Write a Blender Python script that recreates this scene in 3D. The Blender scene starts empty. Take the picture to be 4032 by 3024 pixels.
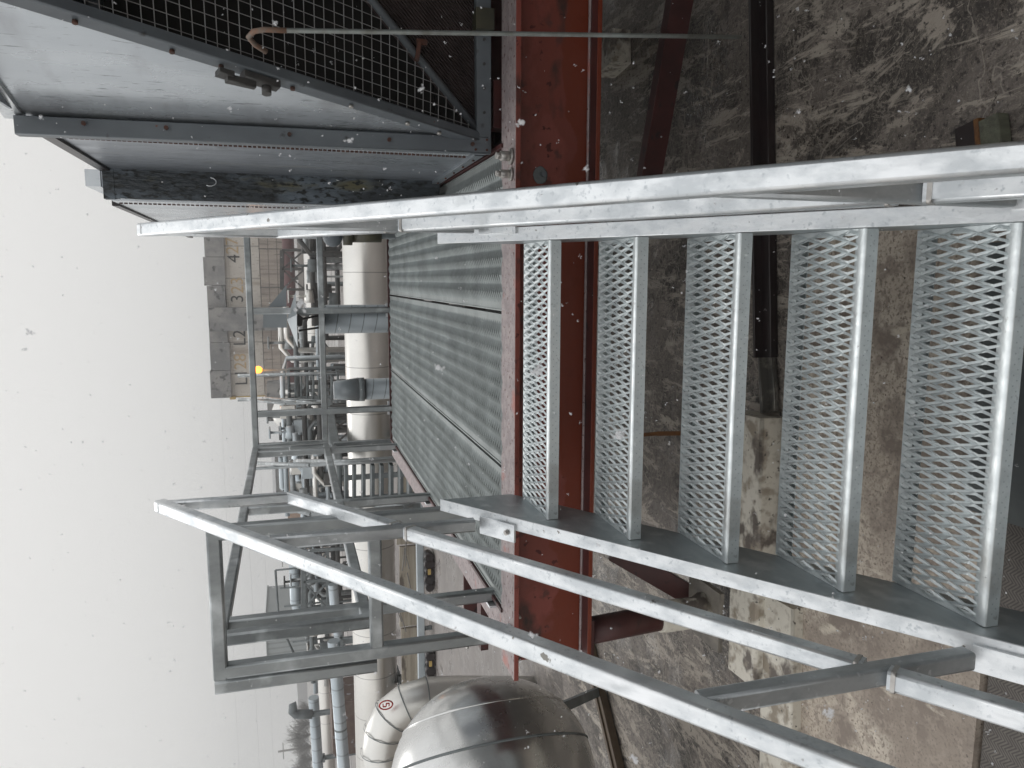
import bpy, math, random
from mathutils import Vector, Matrix
random.seed(7)
sc = bpy.context.scene
COL = sc.collection

# ------------------------------------------------------------------ camera
F = 3002.3                                   # focal length in pixels of the 4032 wide photograph
R0 = Vector((0.9908006, 0.1306333, -0.0353429))      # image up
R1 = Vector((0.0026986, -0.2801810, -0.9599434))     # image right (the phone was held on its side)
R2 = Vector((-0.1353029, 0.9510171, -0.2779560))     # viewing direction
cd = bpy.data.cameras.new('camera'); cam = bpy.data.objects.new('camera', cd); COL.objects.link(cam)
cam.matrix_world = Matrix(((R1.x, R0.x, -R2.x, 0), (R1.y, R0.y, -R2.y, 0), (R1.z, R0.z, -R2.z, 0), (0, 0, 0, 1)))
cd.sensor_width = 36; cd.lens = 36 * F / 4032; cd.clip_start = 0.05; cd.clip_end = 2000
cd.dof.use_dof = True; cd.dof.focus_distance = 3.4; cd.dof.aperture_fstop = 13
sc.camera = cam

# ------------------------------------------------------------------ sky, sun, exposure
w = bpy.data.worlds.new("World"); sc.world = w; w.use_nodes = True
nt = w.node_tree; nt.nodes.clear()
out = nt.nodes.new('ShaderNodeOutputWorld'); bg = nt.nodes.new('ShaderNodeBackground')
sky = nt.nodes.new('ShaderNodeTexSky'); sky.sky_type = 'NISHITA'; sky.sun_disc = False
sky.sun_elevation = math.radians(50); sky.sun_rotation = math.radians(200)
hs = nt.nodes.new('ShaderNodeHueSaturation'); hs.inputs['Saturation'].default_value = 0.15; hs.inputs['Value'].default_value = 0.12
tc = nt.nodes.new('ShaderNodeTexCoord'); sx = nt.nodes.new('ShaderNodeSeparateXYZ'); cr = nt.nodes.new('ShaderNodeValToRGB')
e = cr.color_ramp.elements
e[0].position = 0.0; e[0].color = (0.78, 0.775, 0.755, 1)
e[1].position = 0.32; e[1].color = (0.93, 0.92, 0.90, 1)
k = cr.color_ramp.elements.new(1.0); k.color = (1.32, 1.34, 1.36, 1)
mx = nt.nodes.new('ShaderNodeMixRGB'); mx.inputs[0].default_value = 0.08
nt.links.new(tc.outputs['Generated'], sx.inputs[0]); nt.links.new(sx.outputs['Z'], cr.inputs[0])
nt.links.new(sky.outputs[0], hs.inputs['Color']); nt.links.new(cr.outputs[0], mx.inputs[1]); nt.links.new(hs.outputs[0], mx.inputs[2])
nt.links.new(mx.outputs[0], bg.inputs[0]); bg.inputs[1].default_value = 1.0; nt.links.new(bg.outputs[0], out.inputs[0])
sd = bpy.data.lights.new('sun', 'SUN'); sd.energy = 0.5; sd.angle = math.radians(25); sd.color = (1, .98, .95)
so = bpy.data.objects.new('sun', sd); COL.objects.link(so)
so.rotation_euler = (math.radians(40), 0, math.radians(200 - 180 + 180))
vs = sc.view_settings; vs.view_transform = 'Standard'; vs.look = 'None'; vs.gamma = 1; vs.exposure = 0.0
sc.cycles.max_bounces = 6

# ------------------------------------------------------------------ helpers
GZ = -1.84                                   # ground level (camera is at the origin)
def at(X, Y, ax, c):
    """point of the place seen at photograph pixel (X, Y), on the plane ax = c"""
    d = R0 * ((1512 - Y) / F) + R1 * ((X - 2016) / F) + R2
    return d * (c / d['xyz'.index(ax)])
def dat(X, Y, ax, c): return at(X * 4032 / 2212, Y * 4032 / 2212, ax, c)

SG = 1.0
class MB:
    def __init__(s): s.v = []; s.f = []; s.sm = []
    def add(s, vs, fs, smooth=False):
        o = len(s.v); s.v += [Vector(p) for p in vs]
        for q in fs: s.f.append([i + o for i in q]); s.sm.append(smooth)
        return s
    def box(s, a, b):
        x0, y0, z0 = a; x1, y1, z1 = b
        return s.add([(x0,y0,z0),(x1,y0,z0),(x1,y1,z0),(x0,y1,z0),(x0,y0,z1),(x1,y0,z1),(x1,y1,z1),(x0,y1,z1)],
              [(3,2,1,0),(4,5,6,7),(0,1,5,4),(1,2,6,5),(2,3,7,6),(3,0,4,7)])
    def bar(s, a, b, wd, h, up=(0,0,1), r=None, n=2):
        """rectangular section bar with rounded edges"""
        a = Vector(a); b = Vector(b); d = (b - a).normalized(); u = Vector(up)
        if abs(d.dot(u)) > .98: u = Vector((0,1,0)) if abs(d.y) < .9 else Vector((1,0,0))
        sx_ = d.cross(u).normalized(); u = sx_.cross(d).normalized()
        if r is None: r = min(wd, h) * .16
        pr = []
        for cx, cy, a0 in ((wd/2-r, h/2-r, 0), (-wd/2+r, h/2-r, 90), (-wd/2+r, -h/2+r, 180), (wd/2-r, -h/2+r, 270)):
            for i in range(n + 1):
                t = math.radians(a0 + 90 * i / n); pr.append((cx + r * math.cos(t), cy + r * math.sin(t)))
        m = len(pr)
        vs = [a + sx_ * p + u * q for p, q in pr] + [b + sx_ * p + u * q for p, q in pr]
        fs = [(i, (i+1) % m, (i+1) % m + m, i + m) for i in range(m)]
        k0 = len(s.sm); s.add(vs, fs, True); o = len(s.v) - 2*m
        for i in range(n, m, n + 1): s.sm[k0 + i] = False
        s.f.append([o + i for i in range(m)][::-1]); s.sm.append(False)
        s.f.append([o + m + i for i in range(m)]); s.sm.append(False)
        return s
    def tube(s, path, r, n=16, cap=True):
        P = [Vector(p) for p in path]; rr = r if isinstance(r, (list, tuple)) else [r] * len(P)
        base = len(s.v); ref = None
        for i, p in enumerate(P):
            d = (P[min(i+1, len(P)-1)] - P[max(i-1, 0)]).normalized()
            if ref is None:
                ref = Vector((0,0,1)) if abs(d.z) < .9 else Vector((0,1,0))
            x = d.cross(ref).normalized(); y = x.cross(d).normalized(); ref = y
            for j in range(n):
                t = 2 * math.pi * j / n; s.v.append(p + x * (rr[i] * math.cos(t)) + y * (rr[i] * math.sin(t)))
        for i in range(len(P) - 1):
            for j in range(n):
                a = base + i*n + j; b = base + i*n + (j+1) % n
                s.f.append([b, a, a + n, b + n]); s.sm.append(True)
        if cap:
            s.f.append([base + j for j in range(n)]); s.sm.append(False)
            s.f.append([base + (len(P)-1)*n + j for j in range(n)][::-1]); s.sm.append(False)
        return s
    def prism(s, pts, off):
        """polygon pts extruded by vector off"""
        off = Vector(off); n = len(pts); P = [Vector(p) for p in pts]
        vs = P + [p + off for p in P]
        fs = [list(range(n))[::-1], [n + i for i in range(n)]] + [(i, (i+1) % n, (i+1) % n + n, i + n) for i in range(n)]
        return s.add(vs, fs)
    def ball(s, c, rx, ry=None, rz=None, n=10, m=6, jit=0):
        ry = ry or rx; rz = rz or rx; c = Vector(c); b = len(s.v)
        for i in range(m + 1):
            ph = math.pi * i / m
            for j in range(n):
                t = 2 * math.pi * j / n; q = 1 + random.uniform(-jit, jit)
                s.v.append(c + Vector((rx*q*math.sin(ph)*math.cos(t), ry*q*math.sin(ph)*math.sin(t), rz*q*math.cos(ph))))
        for i in range(m):
            for j in range(n):
                s.f.append([b+i*n+j, b+(i+1)*n+j, b+(i+1)*n+(j+1) % n, b+i*n+(j+1) % n]); s.sm.append(True)
        return s
    def build(s, name, mat, parent=None, loc=None):
        if SG != 1.0: s.v = [p * SG for p in s.v]
        o = loc if loc is not None else (parent_world(parent) if parent else None)
        if o is None:
            xs = [p.x for p in s.v]; ys = [p.y for p in s.v]; zs = [p.z for p in s.v]
            o = Vector(((min(xs)+max(xs))/2, (min(ys)+max(ys))/2, min(zs)))
        me = bpy.data.meshes.new(name); me.from_pydata([tuple(p - o) for p in s.v], [], s.f)
        me.polygons.foreach_set('use_smooth', s.sm); me.update()
        me.materials.append(mat)
        ob = bpy.data.objects.new(name, me); COL.objects.link(ob)
        if parent: ob.parent = parent
        else: ob.location = o
        WL[ob] = Vector(o)
        return ob
WL = {}
def parent_world(p): return WL[p]
def tag(o, label=None, cat=None, group=None, kind=None):
    if label: o['label'] = label
    if cat: o['category'] = cat
    if group: o['group'] = group
    if kind: o['kind'] = kind
    return o
def thing(name, label, cat, loc, group=None):
    o = bpy.data.objects.new(name, None); COL.objects.link(o); loc = Vector(loc) * SG; o.location = loc; o.empty_display_size = .1
    WL[o] = loc
    return tag(o, label, cat, group)
def dup(root, loc, label=None, group=None):
    def cp(o, par):
        c = o.copy(); COL.objects.link(c); c.parent = par
        for ch in o.children: cp(ch, c)
        return c
    r = cp(root, None); r.location = loc; WL[r] = Vector(loc)
    if label: r['label'] = label
    if group: r['group'] = group
    return r

# ------------------------------------------------------------------ materials
def mat(name, A, B=None, scale=6, stretch=(1,1,1), rough=.6, rough2=None, metal=0, bump=0, bscale=None, contrast=(.35,.65),
        spots=None, spec=.5, detail=6, tile=None):
    m = bpy.data.materials.new(name); m.use_nodes = True; n = m.node_tree; N = n.nodes; L = n.links
    b = N['Principled BSDF']; b.inputs['Metallic'].default_value = metal; b.inputs['Roughness'].default_value = rough
    b.inputs['Specular IOR Level'].default_value = spec
    B = B or tuple(c * .8 for c in A)
    t = N.new('ShaderNodeTexCoord'); mp = N.new('ShaderNodeMapping'); mp.inputs['Scale'].default_value = stretch
    L.new(t.outputs['Object'], mp.inputs[0])
    no = N.new('ShaderNodeTexNoise'); no.inputs['Scale'].default_value = scale; no.inputs['Detail'].default_value = detail; no.inputs['Roughness'].default_value = .62
    L.new(mp.outputs[0], no.inputs['Vector'])
    rp = N.new('ShaderNodeValToRGB'); rp.color_ramp.elements[0].position = contrast[0]; rp.color_ramp.elements[1].position = contrast[1]
    rp.color_ramp.elements[0].color = (*A, 1); rp.color_ramp.elements[1].color = (*B, 1)
    L.new(no.outputs['Fac'], rp.inputs[0]); colr = rp.outputs[0]
    for sp in (spots or []):
        # (scale, lo, hi, colour, stretch)
        s_, lo, hi, c_ = sp[:4]
        mp2 = N.new('ShaderNodeMapping'); mp2.inputs['Scale'].default_value = sp[4] if len(sp) > 4 else (1,1,1)
        mp2.inputs['Location'].default_value = (s_ * .37, 1.7, s_ * .11)
        L.new(t.outputs['Object'], mp2.inputs[0])
        n2 = N.new('ShaderNodeTexNoise'); n2.inputs['Scale'].default_value = s_; n2.inputs['Detail'].default_value = 5; L.new(mp2.outputs[0], n2.inputs['Vector'])
        r2 = N.new('ShaderNodeMapRange'); r2.inputs[1].default_value = lo; r2.inputs[2].default_value = hi; L.new(n2.outputs['Fac'], r2.inputs[0])
        mi = N.new('ShaderNodeMixRGB'); L.new(r2.outputs[0], mi.inputs[0]); L.new(colr, mi.inputs[1]); mi.inputs[2].default_value = (*c_, 1)
        colr = mi.outputs[0]
    L.new(colr, b.inputs['Base Color'])
    if rough2 is not None:
        r3 = N.new('ShaderNodeMapRange'); r3.inputs[1].default_value = contrast[0]; r3.inputs[2].default_value = contrast[1]
        r3.inputs[3].default_value = rough; r3.inputs[4].default_value = rough2
        L.new(no.outputs['Fac'], r3.inputs[0]); L.new(r3.outputs[0], b.inputs['Roughness'])
    if bump:
        nb = N.new('ShaderNodeTexNoise'); nb.inputs['Scale'].default_value = bscale or scale * 4; nb.inputs['Detail'].default_value = 6; L.new(mp.outputs[0], nb.inputs['Vector'])
        bp = N.new('ShaderNodeBump'); bp.inputs['Strength'].default_value = bump; bp.inputs['Distance'].default_value = .01
        L.new(nb.outputs['Fac'], bp.inputs['Height']); L.new(bp.outputs[0], b.inputs['Normal'])
    m['n_col'] = 1
    return m
def stripes(m, axis, period, width, col, amt=1.0, off=0, diag=None):
    """thin seam lines across a sheathing, every `period` metres along an object axis"""
    n = m.node_tree; N = n.nodes; L = n.links; b = N['Principled BSDF']
    src = b.inputs['Base Color'].links[0].from_socket
    t = N.new('ShaderNodeTexCoord'); s = N.new('ShaderNodeSeparateXYZ'); L.new(t.outputs['Object'], s.inputs[0])
    v = s.outputs['XYZ'.index(axis)]
    if diag:
        mu = N.new('ShaderNodeMath'); mu.operation = 'MULTIPLY_ADD'; mu.inputs[1].default_value = diag[1]
        L.new(s.outputs['XYZ'.index(diag[0])], mu.inputs[0]); L.new(v, mu.inputs[2]); v = mu.outputs[0]
    a = N.new('ShaderNodeMath'); a.operation = 'ADD'; a.inputs[1].default_value = 1000 * period + off; L.new(v, a.inputs[0])
    mo = N.new('ShaderNodeMath'); mo.operation = 'MODULO'; mo.inputs[1].default_value = period; L.new(a.outputs[0], mo.inputs[0])
    c = N.new('ShaderNodeMath'); c.operation = 'LESS_THAN'; c.inputs[1].default_value = width; L.new(mo.outputs[0], c.inputs[0])
    g = N.new('ShaderNodeMath'); g.operation = 'MULTIPLY'; g.inputs[1].default_value = amt; L.new(c.outputs[0], g.inputs[0])
    mi = N.new('ShaderNodeMixRGB'); L.new(g.outputs[0], mi.inputs[0]); L.new(src, mi.inputs[1]); mi.inputs[2].default_value = (*col, 1)
    L.new(mi.outputs[0], b.inputs['Base Color'])
    return m

GAL = mat('galvanised_steel', (.78,.80,.81), (.62,.65,.67), scale=22, stretch=(1,.5,.5), rough=.33, rough2=.52, metal=.82, bump=.08, bscale=60, contrast=(.42,.62), spots=[(70,.60,.70,(.52,.55,.57)),(3,.55,.75,(.86,.87,.88)),(7,.60,.72,(.58,.60,.61),(2,.7,.7)),(30,.70,.73,(.25,.24,.22))])
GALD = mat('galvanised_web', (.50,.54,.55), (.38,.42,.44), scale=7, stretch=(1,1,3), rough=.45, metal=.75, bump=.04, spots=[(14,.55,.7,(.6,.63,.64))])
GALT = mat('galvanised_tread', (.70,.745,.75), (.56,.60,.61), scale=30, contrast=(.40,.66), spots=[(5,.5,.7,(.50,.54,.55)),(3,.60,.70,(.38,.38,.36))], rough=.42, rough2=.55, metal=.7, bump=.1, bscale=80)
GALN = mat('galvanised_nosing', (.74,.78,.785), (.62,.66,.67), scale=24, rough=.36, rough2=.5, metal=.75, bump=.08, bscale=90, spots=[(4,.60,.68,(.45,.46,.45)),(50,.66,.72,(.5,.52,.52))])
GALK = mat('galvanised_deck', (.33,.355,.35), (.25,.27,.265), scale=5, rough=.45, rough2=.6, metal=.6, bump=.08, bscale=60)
GALP = mat('galvanised_post', (.52,.54,.55), (.38,.40,.41), scale=14, contrast=(.4,.62), spots=[(60,.62,.7,(.62,.64,.65)),(4,.58,.66,(.28,.29,.30),(1,1,.3))], stretch=(1,1,.5), rough=.42, rough2=.55, metal=.7, bump=.05, bscale=50)
GALR = mat('galvanised_rail', (.36,.38,.385), (.27,.285,.29), scale=10, stretch=(1,1,.5), rough=.4, rough2=.55, metal=.7, bump=.05, bscale=50, spots=[(5,.55,.7,(.62,.65,.66))])
RED = mat('red_oxide_paint', (.225,.056,.042), (.18,.040,.026), scale=2.6, stretch=(1,1,1.6), rough=.34, rough2=.5, bump=.08, bscale=30, contrast=(.46,.54),
          spots=[(26,.64,.67,(.07,.008,.006)),(5,.58,.72,(.035,.018,.014),(1,1,2)),(12,.62,.68,(.10,.03,.024)),(2.2,.62,.72,(.06,.022,.016),(1,1,.6))])
def wetline(m, axis, z0, k, col, amt=.8):
    n = m.node_tree; N = n.nodes; L = n.links; b = N['Principled BSDF']; src = b.inputs['Base Color'].links[0].from_socket
    t = N.new('ShaderNodeTexCoord'); s = N.new('ShaderNodeSeparateXYZ'); L.new(t.outputs['Object'], s.inputs[0])
    no = N.new('ShaderNodeTexNoise'); no.inputs['Scale'].default_value = 3.2; no.inputs['Detail'].default_value = 5; L.new(t.outputs['Object'], no.inputs['Vector'])
    a = N.new('ShaderNodeMath'); a.operation = 'MULTIPLY_ADD'; a.inputs[1].default_value = k; L.new(no.outputs['Fac'], a.inputs[0]); L.new(s.outputs['XYZ'.index(axis)], a.inputs[2])
    r = N.new('ShaderNodeMapRange'); r.inputs[1].default_value = z0; r.inputs[2].default_value = z0 + .012; r.inputs[3].default_value = amt; r.inputs[4].default_value = 0; L.new(a.outputs[0], r.inputs[0])
    mi = N.new('ShaderNodeMixRGB'); L.new(r.outputs[0], mi.inputs[0]); L.new(src, mi.inputs[1]); mi.inputs[2].default_value = (*col, 1); L.new(mi.outputs[0], b.inputs['Base Color'])
wetline(RED, 'Z', .30, .36, (.155,.024,.006), .9)
REDD = mat('dark_red_paint', (.085,.022,.02), (.045,.013,.012), scale=5, rough=.45, bump=.1, spots=[(16,.6,.7,(.02,.012,.012))])
PINK = mat('dusty_red_flange', (.37,.31,.305), (.27,.225,.225), scale=26, rough=.6, bump=.3, bscale=120, contrast=(.42,.6), spots=[(55,.60,.66,(.13,.07,.07)),(7,.62,.75,(.42,.16,.13))])
BLK = mat('black_steel', (.012,.009,.009), (.02,.012,.012), scale=8, rough=.35)
BLUEG = mat('blue_grey_paint', (.15,.17,.185), (.11,.125,.14), scale=7, stretch=(1,1,.5), rough=.45, bump=.05, spots=[(18,.66,.74,(.05,.05,.05)),(40,.72,.76,(.16,.06,.03))])
SHEET = mat('sheet_metal_panel', (.66,.70,.735), (.56,.60,.64), scale=2.2, stretch=(1.2,1.2,.35), rough=.22, rough2=.34, metal=.6, bump=.012, bscale=5,
            spots=[(60,.64,.72,(.22,.24,.26),(1.5,1.5,.16)),(120,.66,.72,(.2,.21,.23),(1.5,1.5,.14)),(2.5,.55,.75,(.45,.47,.5),(1,1,3))])
SHEET2 = mat('weathered_sheet_metal', (.34,.37,.41), (.22,.24,.27), scale=7, stretch=(1,1,.22), rough=.26, rough2=.5, metal=.7, bump=.06, bscale=9,
             spots=[(50,.58,.72,(.08,.09,.10),(1,1,.22)),(5,.62,.8,(.35,.33,.26),(1,1,.3))])
DIRTY = mat('grimy_sheet_metal', (.045,.052,.058), (.16,.19,.22), scale=5, stretch=(1.6,1.6,.5), rough=.35, rough2=.7, metal=.35, bump=.4, bscale=40, contrast=(.46,.62),
            spots=[(9,.60,.72,(.13,.12,.07),(1.5,1.5,.35)),(55,.50,.62,(.02,.022,.022),(1,1,.5))])
RUST = mat('rusty_hinge', (.10,.035,.02), (.05,.03,.025), scale=30, rough=.8)
FIN = mat('brown_fins', (.085,.062,.058), (.05,.036,.034), scale=12, rough=.6, bump=.1)
WIRE = mat('guard_wire', (.42,.43,.43), (.30,.28,.27), scale=25, rough=.5, metal=.5)
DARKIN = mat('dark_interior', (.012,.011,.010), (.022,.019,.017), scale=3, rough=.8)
WOOD = mat('weathered_timber', (.13,.135,.095), (.075,.075,.055), scale=10, stretch=(6,6,1), rough=.8, bump=.3)
CREAM = mat('cream_painted_concrete', (.62,.585,.51), (.50,.465,.395), scale=3, rough=.6, bump=.15, detail=12,
            spots=[(3.4,.54,.60,(.12,.10,.085),(1.6,2.2,2)),(24,.52,.70,(.30,.26,.21)),(9,.58,.66,(.26,.22,.17)),(48,.64,.70,(.08,.07,.06))])
ALU = mat('aluminium_cladding', (.62,.62,.61), (.56,.56,.55), scale=4, stretch=(.3,2,2), rough=.20, rough2=.30, metal=.97, bump=.006, bscale=5, spots=[(60,.72,.78,(.48,.48,.48))])
WHITEP = mat('pale_aluminium_pipe', (.74,.725,.69), (.66,.65,.62), scale=3, rough=.32, metal=.85, spots=[(40,.68,.75,(.5,.49,.47))])
SPIRAL = mat('spiral_duct_steel', (.30,.325,.34), (.25,.275,.29), scale=4, rough=.45, metal=.45)
BLUEP = mat('pale_blue_pipe', (.50,.55,.58), (.42,.47,.50), scale=4, rough=.4, metal=.6)
GREYS = mat('grey_structural_steel', (.20,.22,.225), (.13,.145,.15), scale=6, rough=.55, metal=.3)
DARKS = mat('dark_structural_steel', (.05,.052,.052), (.09,.085,.08), scale=8, rough=.6)
CREAMW = mat('weathered_cream_wall', (.56,.52,.47), (.46,.425,.38), scale=.35, stretch=(2,1,.6), rough=.8, spots=[(.9,.52,.75,(.30,.24,.19),(2,1,.35)),(6,.6,.7,(.3,.25,.2),(2,1,.5))])
BOARD = mat('weathered_boards', (.38,.325,.28), (.22,.185,.16), scale=.8, stretch=(3,1,.3), rough=.85, spots=[(1.6,.56,.7,(.10,.085,.075),(4,1,.4))])
PARA = mat('dark_weathered_parapet', (.17,.17,.17), (.27,.26,.25), scale=.8, rough=.85, contrast=(.4,.6), spots=[(2,.58,.66,(.06,.06,.06))])
MAROON = mat('maroon_pipe', (.10,.035,.035), (.07,.025,.025), scale=1, rough=.6)
TANP = mat('tan_panels', (.40,.36,.29), (.25,.215,.17), scale=3, stretch=(.25,1,4), rough=.8, contrast=(.4,.6), spots=[(5,.58,.66,(.12,.10,.08),(.5,1,2))])
ORANGEB = mat('orange_brown_wall', (.34,.22,.15), (.27,.19,.14), scale=2, rough=.8)
TREE = mat('bare_twigs', (.22,.21,.20), (.18,.17,.16), scale=3, rough=.9)
OLIVE = mat('olive_valve_paint', (.08,.075,.045), (.05,.048,.035), scale=8, rough=.4)
STRAP = mat('orange_brown_strap', (.16,.065,.012), (.09,.035,.01), scale=50, rough=.6)
RUBBER = mat('herringbone_mat', (.10,.088,.078), (.14,.125,.11), scale=20, rough=.7, bump=.2)
BOLT = mat('zinc_bolt', (.55,.53,.50), (.42,.40,.38), scale=40, rough=.4, metal=.7)
INK = mat('black_marker', (.02,.018,.016), rough=.8); INKF = mat('faded_orange_marker', (.50,.36,.20), rough=.8)
REDM = mat('red_marker', (.45,.03,.02), rough=.6)
SNOW = mat('snowflake', (.9,.91,.93), (.86,.87,.9), scale=30, rough=.8)
GLASSD = mat('dark_window', (.04,.05,.06), rough=.2)
YEL = mat('yellow_paint', (.45,.32,.10), (.38,.26,.09), scale=6, rough=.6)
_n = SNOW.node_tree; _p = _n.nodes['Principled BSDF']; _t = _n.nodes.new('ShaderNodeBsdfTranslucent'); _t.inputs[0].default_value = (.97,.97,.98,1)
_x = _n.nodes.new('ShaderNodeBsdfTransparent'); _m = _n.nodes.new('ShaderNodeMixShader'); _m2 = _n.nodes.new('ShaderNodeMixShader'); _m.inputs[0].default_value = .5; _m2.inputs[0].default_value = .35
_n.links.new(_p.outputs[0], _m.inputs[1]); _n.links.new(_t.outputs[0], _m.inputs[2]); _n.links.new(_m.outputs[0], _m2.inputs[1]); _n.links.new(_x.outputs[0], _m2.inputs[2])
_n.links.new(_m2.outputs[0], _n.nodes['Material Output'].inputs[0])
ROOFS = mat('snowy_roof', (.75,.76,.78), rough=.8)
LAMP = bpy.data.materials.new('sodium_lamp_glow'); LAMP.use_nodes = True
b_ = LAMP.node_tree.nodes['Principled BSDF']; b_.inputs['Base Color'].default_value = (1,.45,.1,1); b_.inputs['Emission Color'].default_value = (1,.30,.04,1); b_.inputs['Emission Strength'].default_value = 3.2

# mat pattern for the herringbone
def herring():
    n = RUBBER.node_tree; N = n.nodes; L = n.links; b = N['Principled BSDF']; src = b.inputs['Base Color'].links[0].from_socket
    t = N.new('ShaderNodeTexCoord'); s = N.new('ShaderNodeSeparateXYZ'); L.new(t.outputs['Object'], s.inputs[0])
    def M(op, a, bb=None, c=None):
        q = N.new('ShaderNodeMath'); q.operation = op
        for i, v in enumerate((a, bb, c)):
            if v is None: continue
            if isinstance(v, (int, float)): q.inputs[i].default_value = v
            else: L.new(v, q.inputs[i])
        return q.outputs[0]
    px = M('PINGPONG', s.outputs['X'], .022)
    v = M('ADD', M('MULTIPLY', px, 1.0), s.outputs['Y'])
    st = M('LESS_THAN', M('MODULO', M('ADD', v, 50), .011), .005)
    mi = N.new('ShaderNodeMixRGB'); L.new(M('MULTIPLY', st, .7), mi.inputs[0]); L.new(src, mi.inputs[1]); mi.inputs[2].default_value = (.035,.03,.027,1)
    L.new(mi.outputs[0], b.inputs['Base Color'])
herring()

# ground: stained wet concrete
def ground_mat():
    m = bpy.data.materials.new('stained_concrete'); m.use_nodes = True; n = m.node_tree; N = n.nodes; L = n.links; b = N['Principled BSDF']
    t = N.new('ShaderNodeTexCoord')
    def noise(scale, stretch=(1,1,1), loc=(0,0,0), det=8, ro=.65, dist=0, rot=0):
        mp = N.new('ShaderNodeMapping'); mp.inputs['Scale'].default_value = stretch; mp.inputs['Location'].default_value = loc; mp.inputs['Rotation'].default_value = (0,0,rot)
        L.new(t.outputs['Object'], mp.inputs[0])
        q = N.new('ShaderNodeTexNoise'); q.inputs['Scale'].default_value = scale; q.inputs['Detail'].default_value = det; q.inputs['Roughness'].default_value = ro; q.inputs['Distortion'].default_value = dist
        L.new(mp.outputs[0], q.inputs['Vector']); return q.outputs['Fac']
    def ramp(f, lo, hi):
        r = N.new('ShaderNodeMapRange'); r.inputs[1].default_value = lo; r.inputs[2].default_value = hi; L.new(f, r.inputs[0]); return r.outputs[0]
    def mix(f, a, c):
        mi = N.new('ShaderNodeMixRGB')
        if isinstance(f, float): mi.inputs[0].default_value = f
        else: L.new(f, mi.inputs[0])
        for i, v in ((1, a), (2, c)):
            if isinstance(v, tuple): mi.inputs[i].default_value = (*v, 1)
            else: L.new(v, mi.inputs[i])
        return mi.outputs[0]
    def mul(a, c):
        q = N.new('ShaderNodeMath'); q.operation = 'MULTIPLY'; L.new(a, q.inputs[0])
        if isinstance(c, float): q.inputs[1].default_value = c
        else: L.new(c, q.inputs[1])
        return q.outputs[0]
    base = mix(ramp(noise(1.3, det=10), .35, .65), (.095,.079,.069), (.165,.142,.124))
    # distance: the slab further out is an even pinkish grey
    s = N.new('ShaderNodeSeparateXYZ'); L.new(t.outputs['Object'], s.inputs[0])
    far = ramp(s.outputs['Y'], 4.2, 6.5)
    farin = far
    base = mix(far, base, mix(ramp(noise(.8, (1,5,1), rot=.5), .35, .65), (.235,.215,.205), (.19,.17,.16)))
    def ridge(f, w, soft):
        q = N.new('ShaderNodeMath'); q.operation = 'SUBTRACT'; L.new(f, q.inputs[0]); q.inputs[1].default_value = .5
        q2 = N.new('ShaderNodeMath'); q2.operation = 'ABSOLUTE'; L.new(q.outputs[0], q2.inputs[0])
        r = N.new('ShaderNodeMapRange'); r.inputs[1].default_value = w; r.inputs[2].default_value = w + soft; r.inputs[3].default_value = 1; r.inputs[4].default_value = 0; L.new(q2.outputs[0], r.inputs[0]); return r.outputs[0]
    # dark greasy film with ragged edges
    base = mix(mul(ramp(noise(1.9, loc=(9,4,0), det=12, ro=.7, dist=.8), .48, .54), .92), base, (.030,.025,.022))
    # broad pale smears, dried mud dragged over the slab
    base = mix(mul(ramp(noise(2.1, (2.2,.8,1), (2,6,0), det=12, ro=.74, dist=.7, rot=.9), .535, .575), .9), base, (.37,.325,.275))
    base = mix(mul(ramp(noise(4.2, (3.2,.6,1), (1,9,0), det=12, ro=.74, dist=.6, rot=.45), .56, .60), .8), base, (.42,.375,.315))
    # crackled pale lines and scuffs
    patch = ramp(noise(1.5, loc=(4,2,0)), .40, .55)
    base = mix(mul(mul(ridge(noise(7, (1.6,.8,1), det=10, ro=.7, dist=1.0, rot=.5), .006, .022), patch), .55), base, (.36,.32,.27))
    base = mix(mul(ridge(noise(17, (1,1.7,1), (3,1,0), det=8, ro=.75, dist=1.0, rot=-.4), .008, .03), .30), base, (.30,.26,.215))
    base = mix(mul(ridge(noise(1.3, (1,1,1), (7,1,0), det=3, ro=.5, dist=2.5), .003, .004), .5), base, (.38,.34,.29))
    # pits and oily spots
    base = mix(mul(ramp(noise(46, det=4, ro=.6), .585, .64), .9), base, (.030,.024,.021))
    base = mix(mul(ramp(noise(90, (1,1,1), (5,3,0), det=3, ro=.6), .60, .65), .6), base, (.33,.29,.24))
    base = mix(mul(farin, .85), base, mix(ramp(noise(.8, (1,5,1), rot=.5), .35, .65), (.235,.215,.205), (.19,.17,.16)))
    L.new(base, b.inputs['Base Color'])
    ro = N.new('ShaderNodeMapRange'); L.new(ramp(noise(2.2, loc=(1,7,0), det=6), .52, .60), ro.inputs[0]); ro.inputs[3].default_value = .62; ro.inputs[4].default_value = .22
    L.new(ro.outputs[0], b.inputs['Roughness'])
    bp = N.new('ShaderNodeBump'); bp.inputs['Strength'].default_value = .5; bp.inputs['Distance'].default_value = .012
    L.new(noise(24, det=8), bp.inputs['Height']); L.new(bp.outputs[0], b.inputs['Normal'])
    return m
GROUND = ground_mat()
PAD = mat('tan_concrete_pad', (.56,.50,.42), (.44,.375,.305), scale=2.4, rough=.62, bump=.35, bscale=50, detail=12,
          spots=[(2.2,.49,.60,(.27,.225,.185)),(6,.52,.60,(.22,.18,.15)),(30,.50,.62,(.31,.26,.215)),(100,.52,.66,(.20,.165,.135)),(60,.69,.73,(.07,.05,.04)),(9,.62,.72,(.56,.50,.41),(2.4,.8,1)),(130,.58,.74,(.22,.175,.14))])

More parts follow.
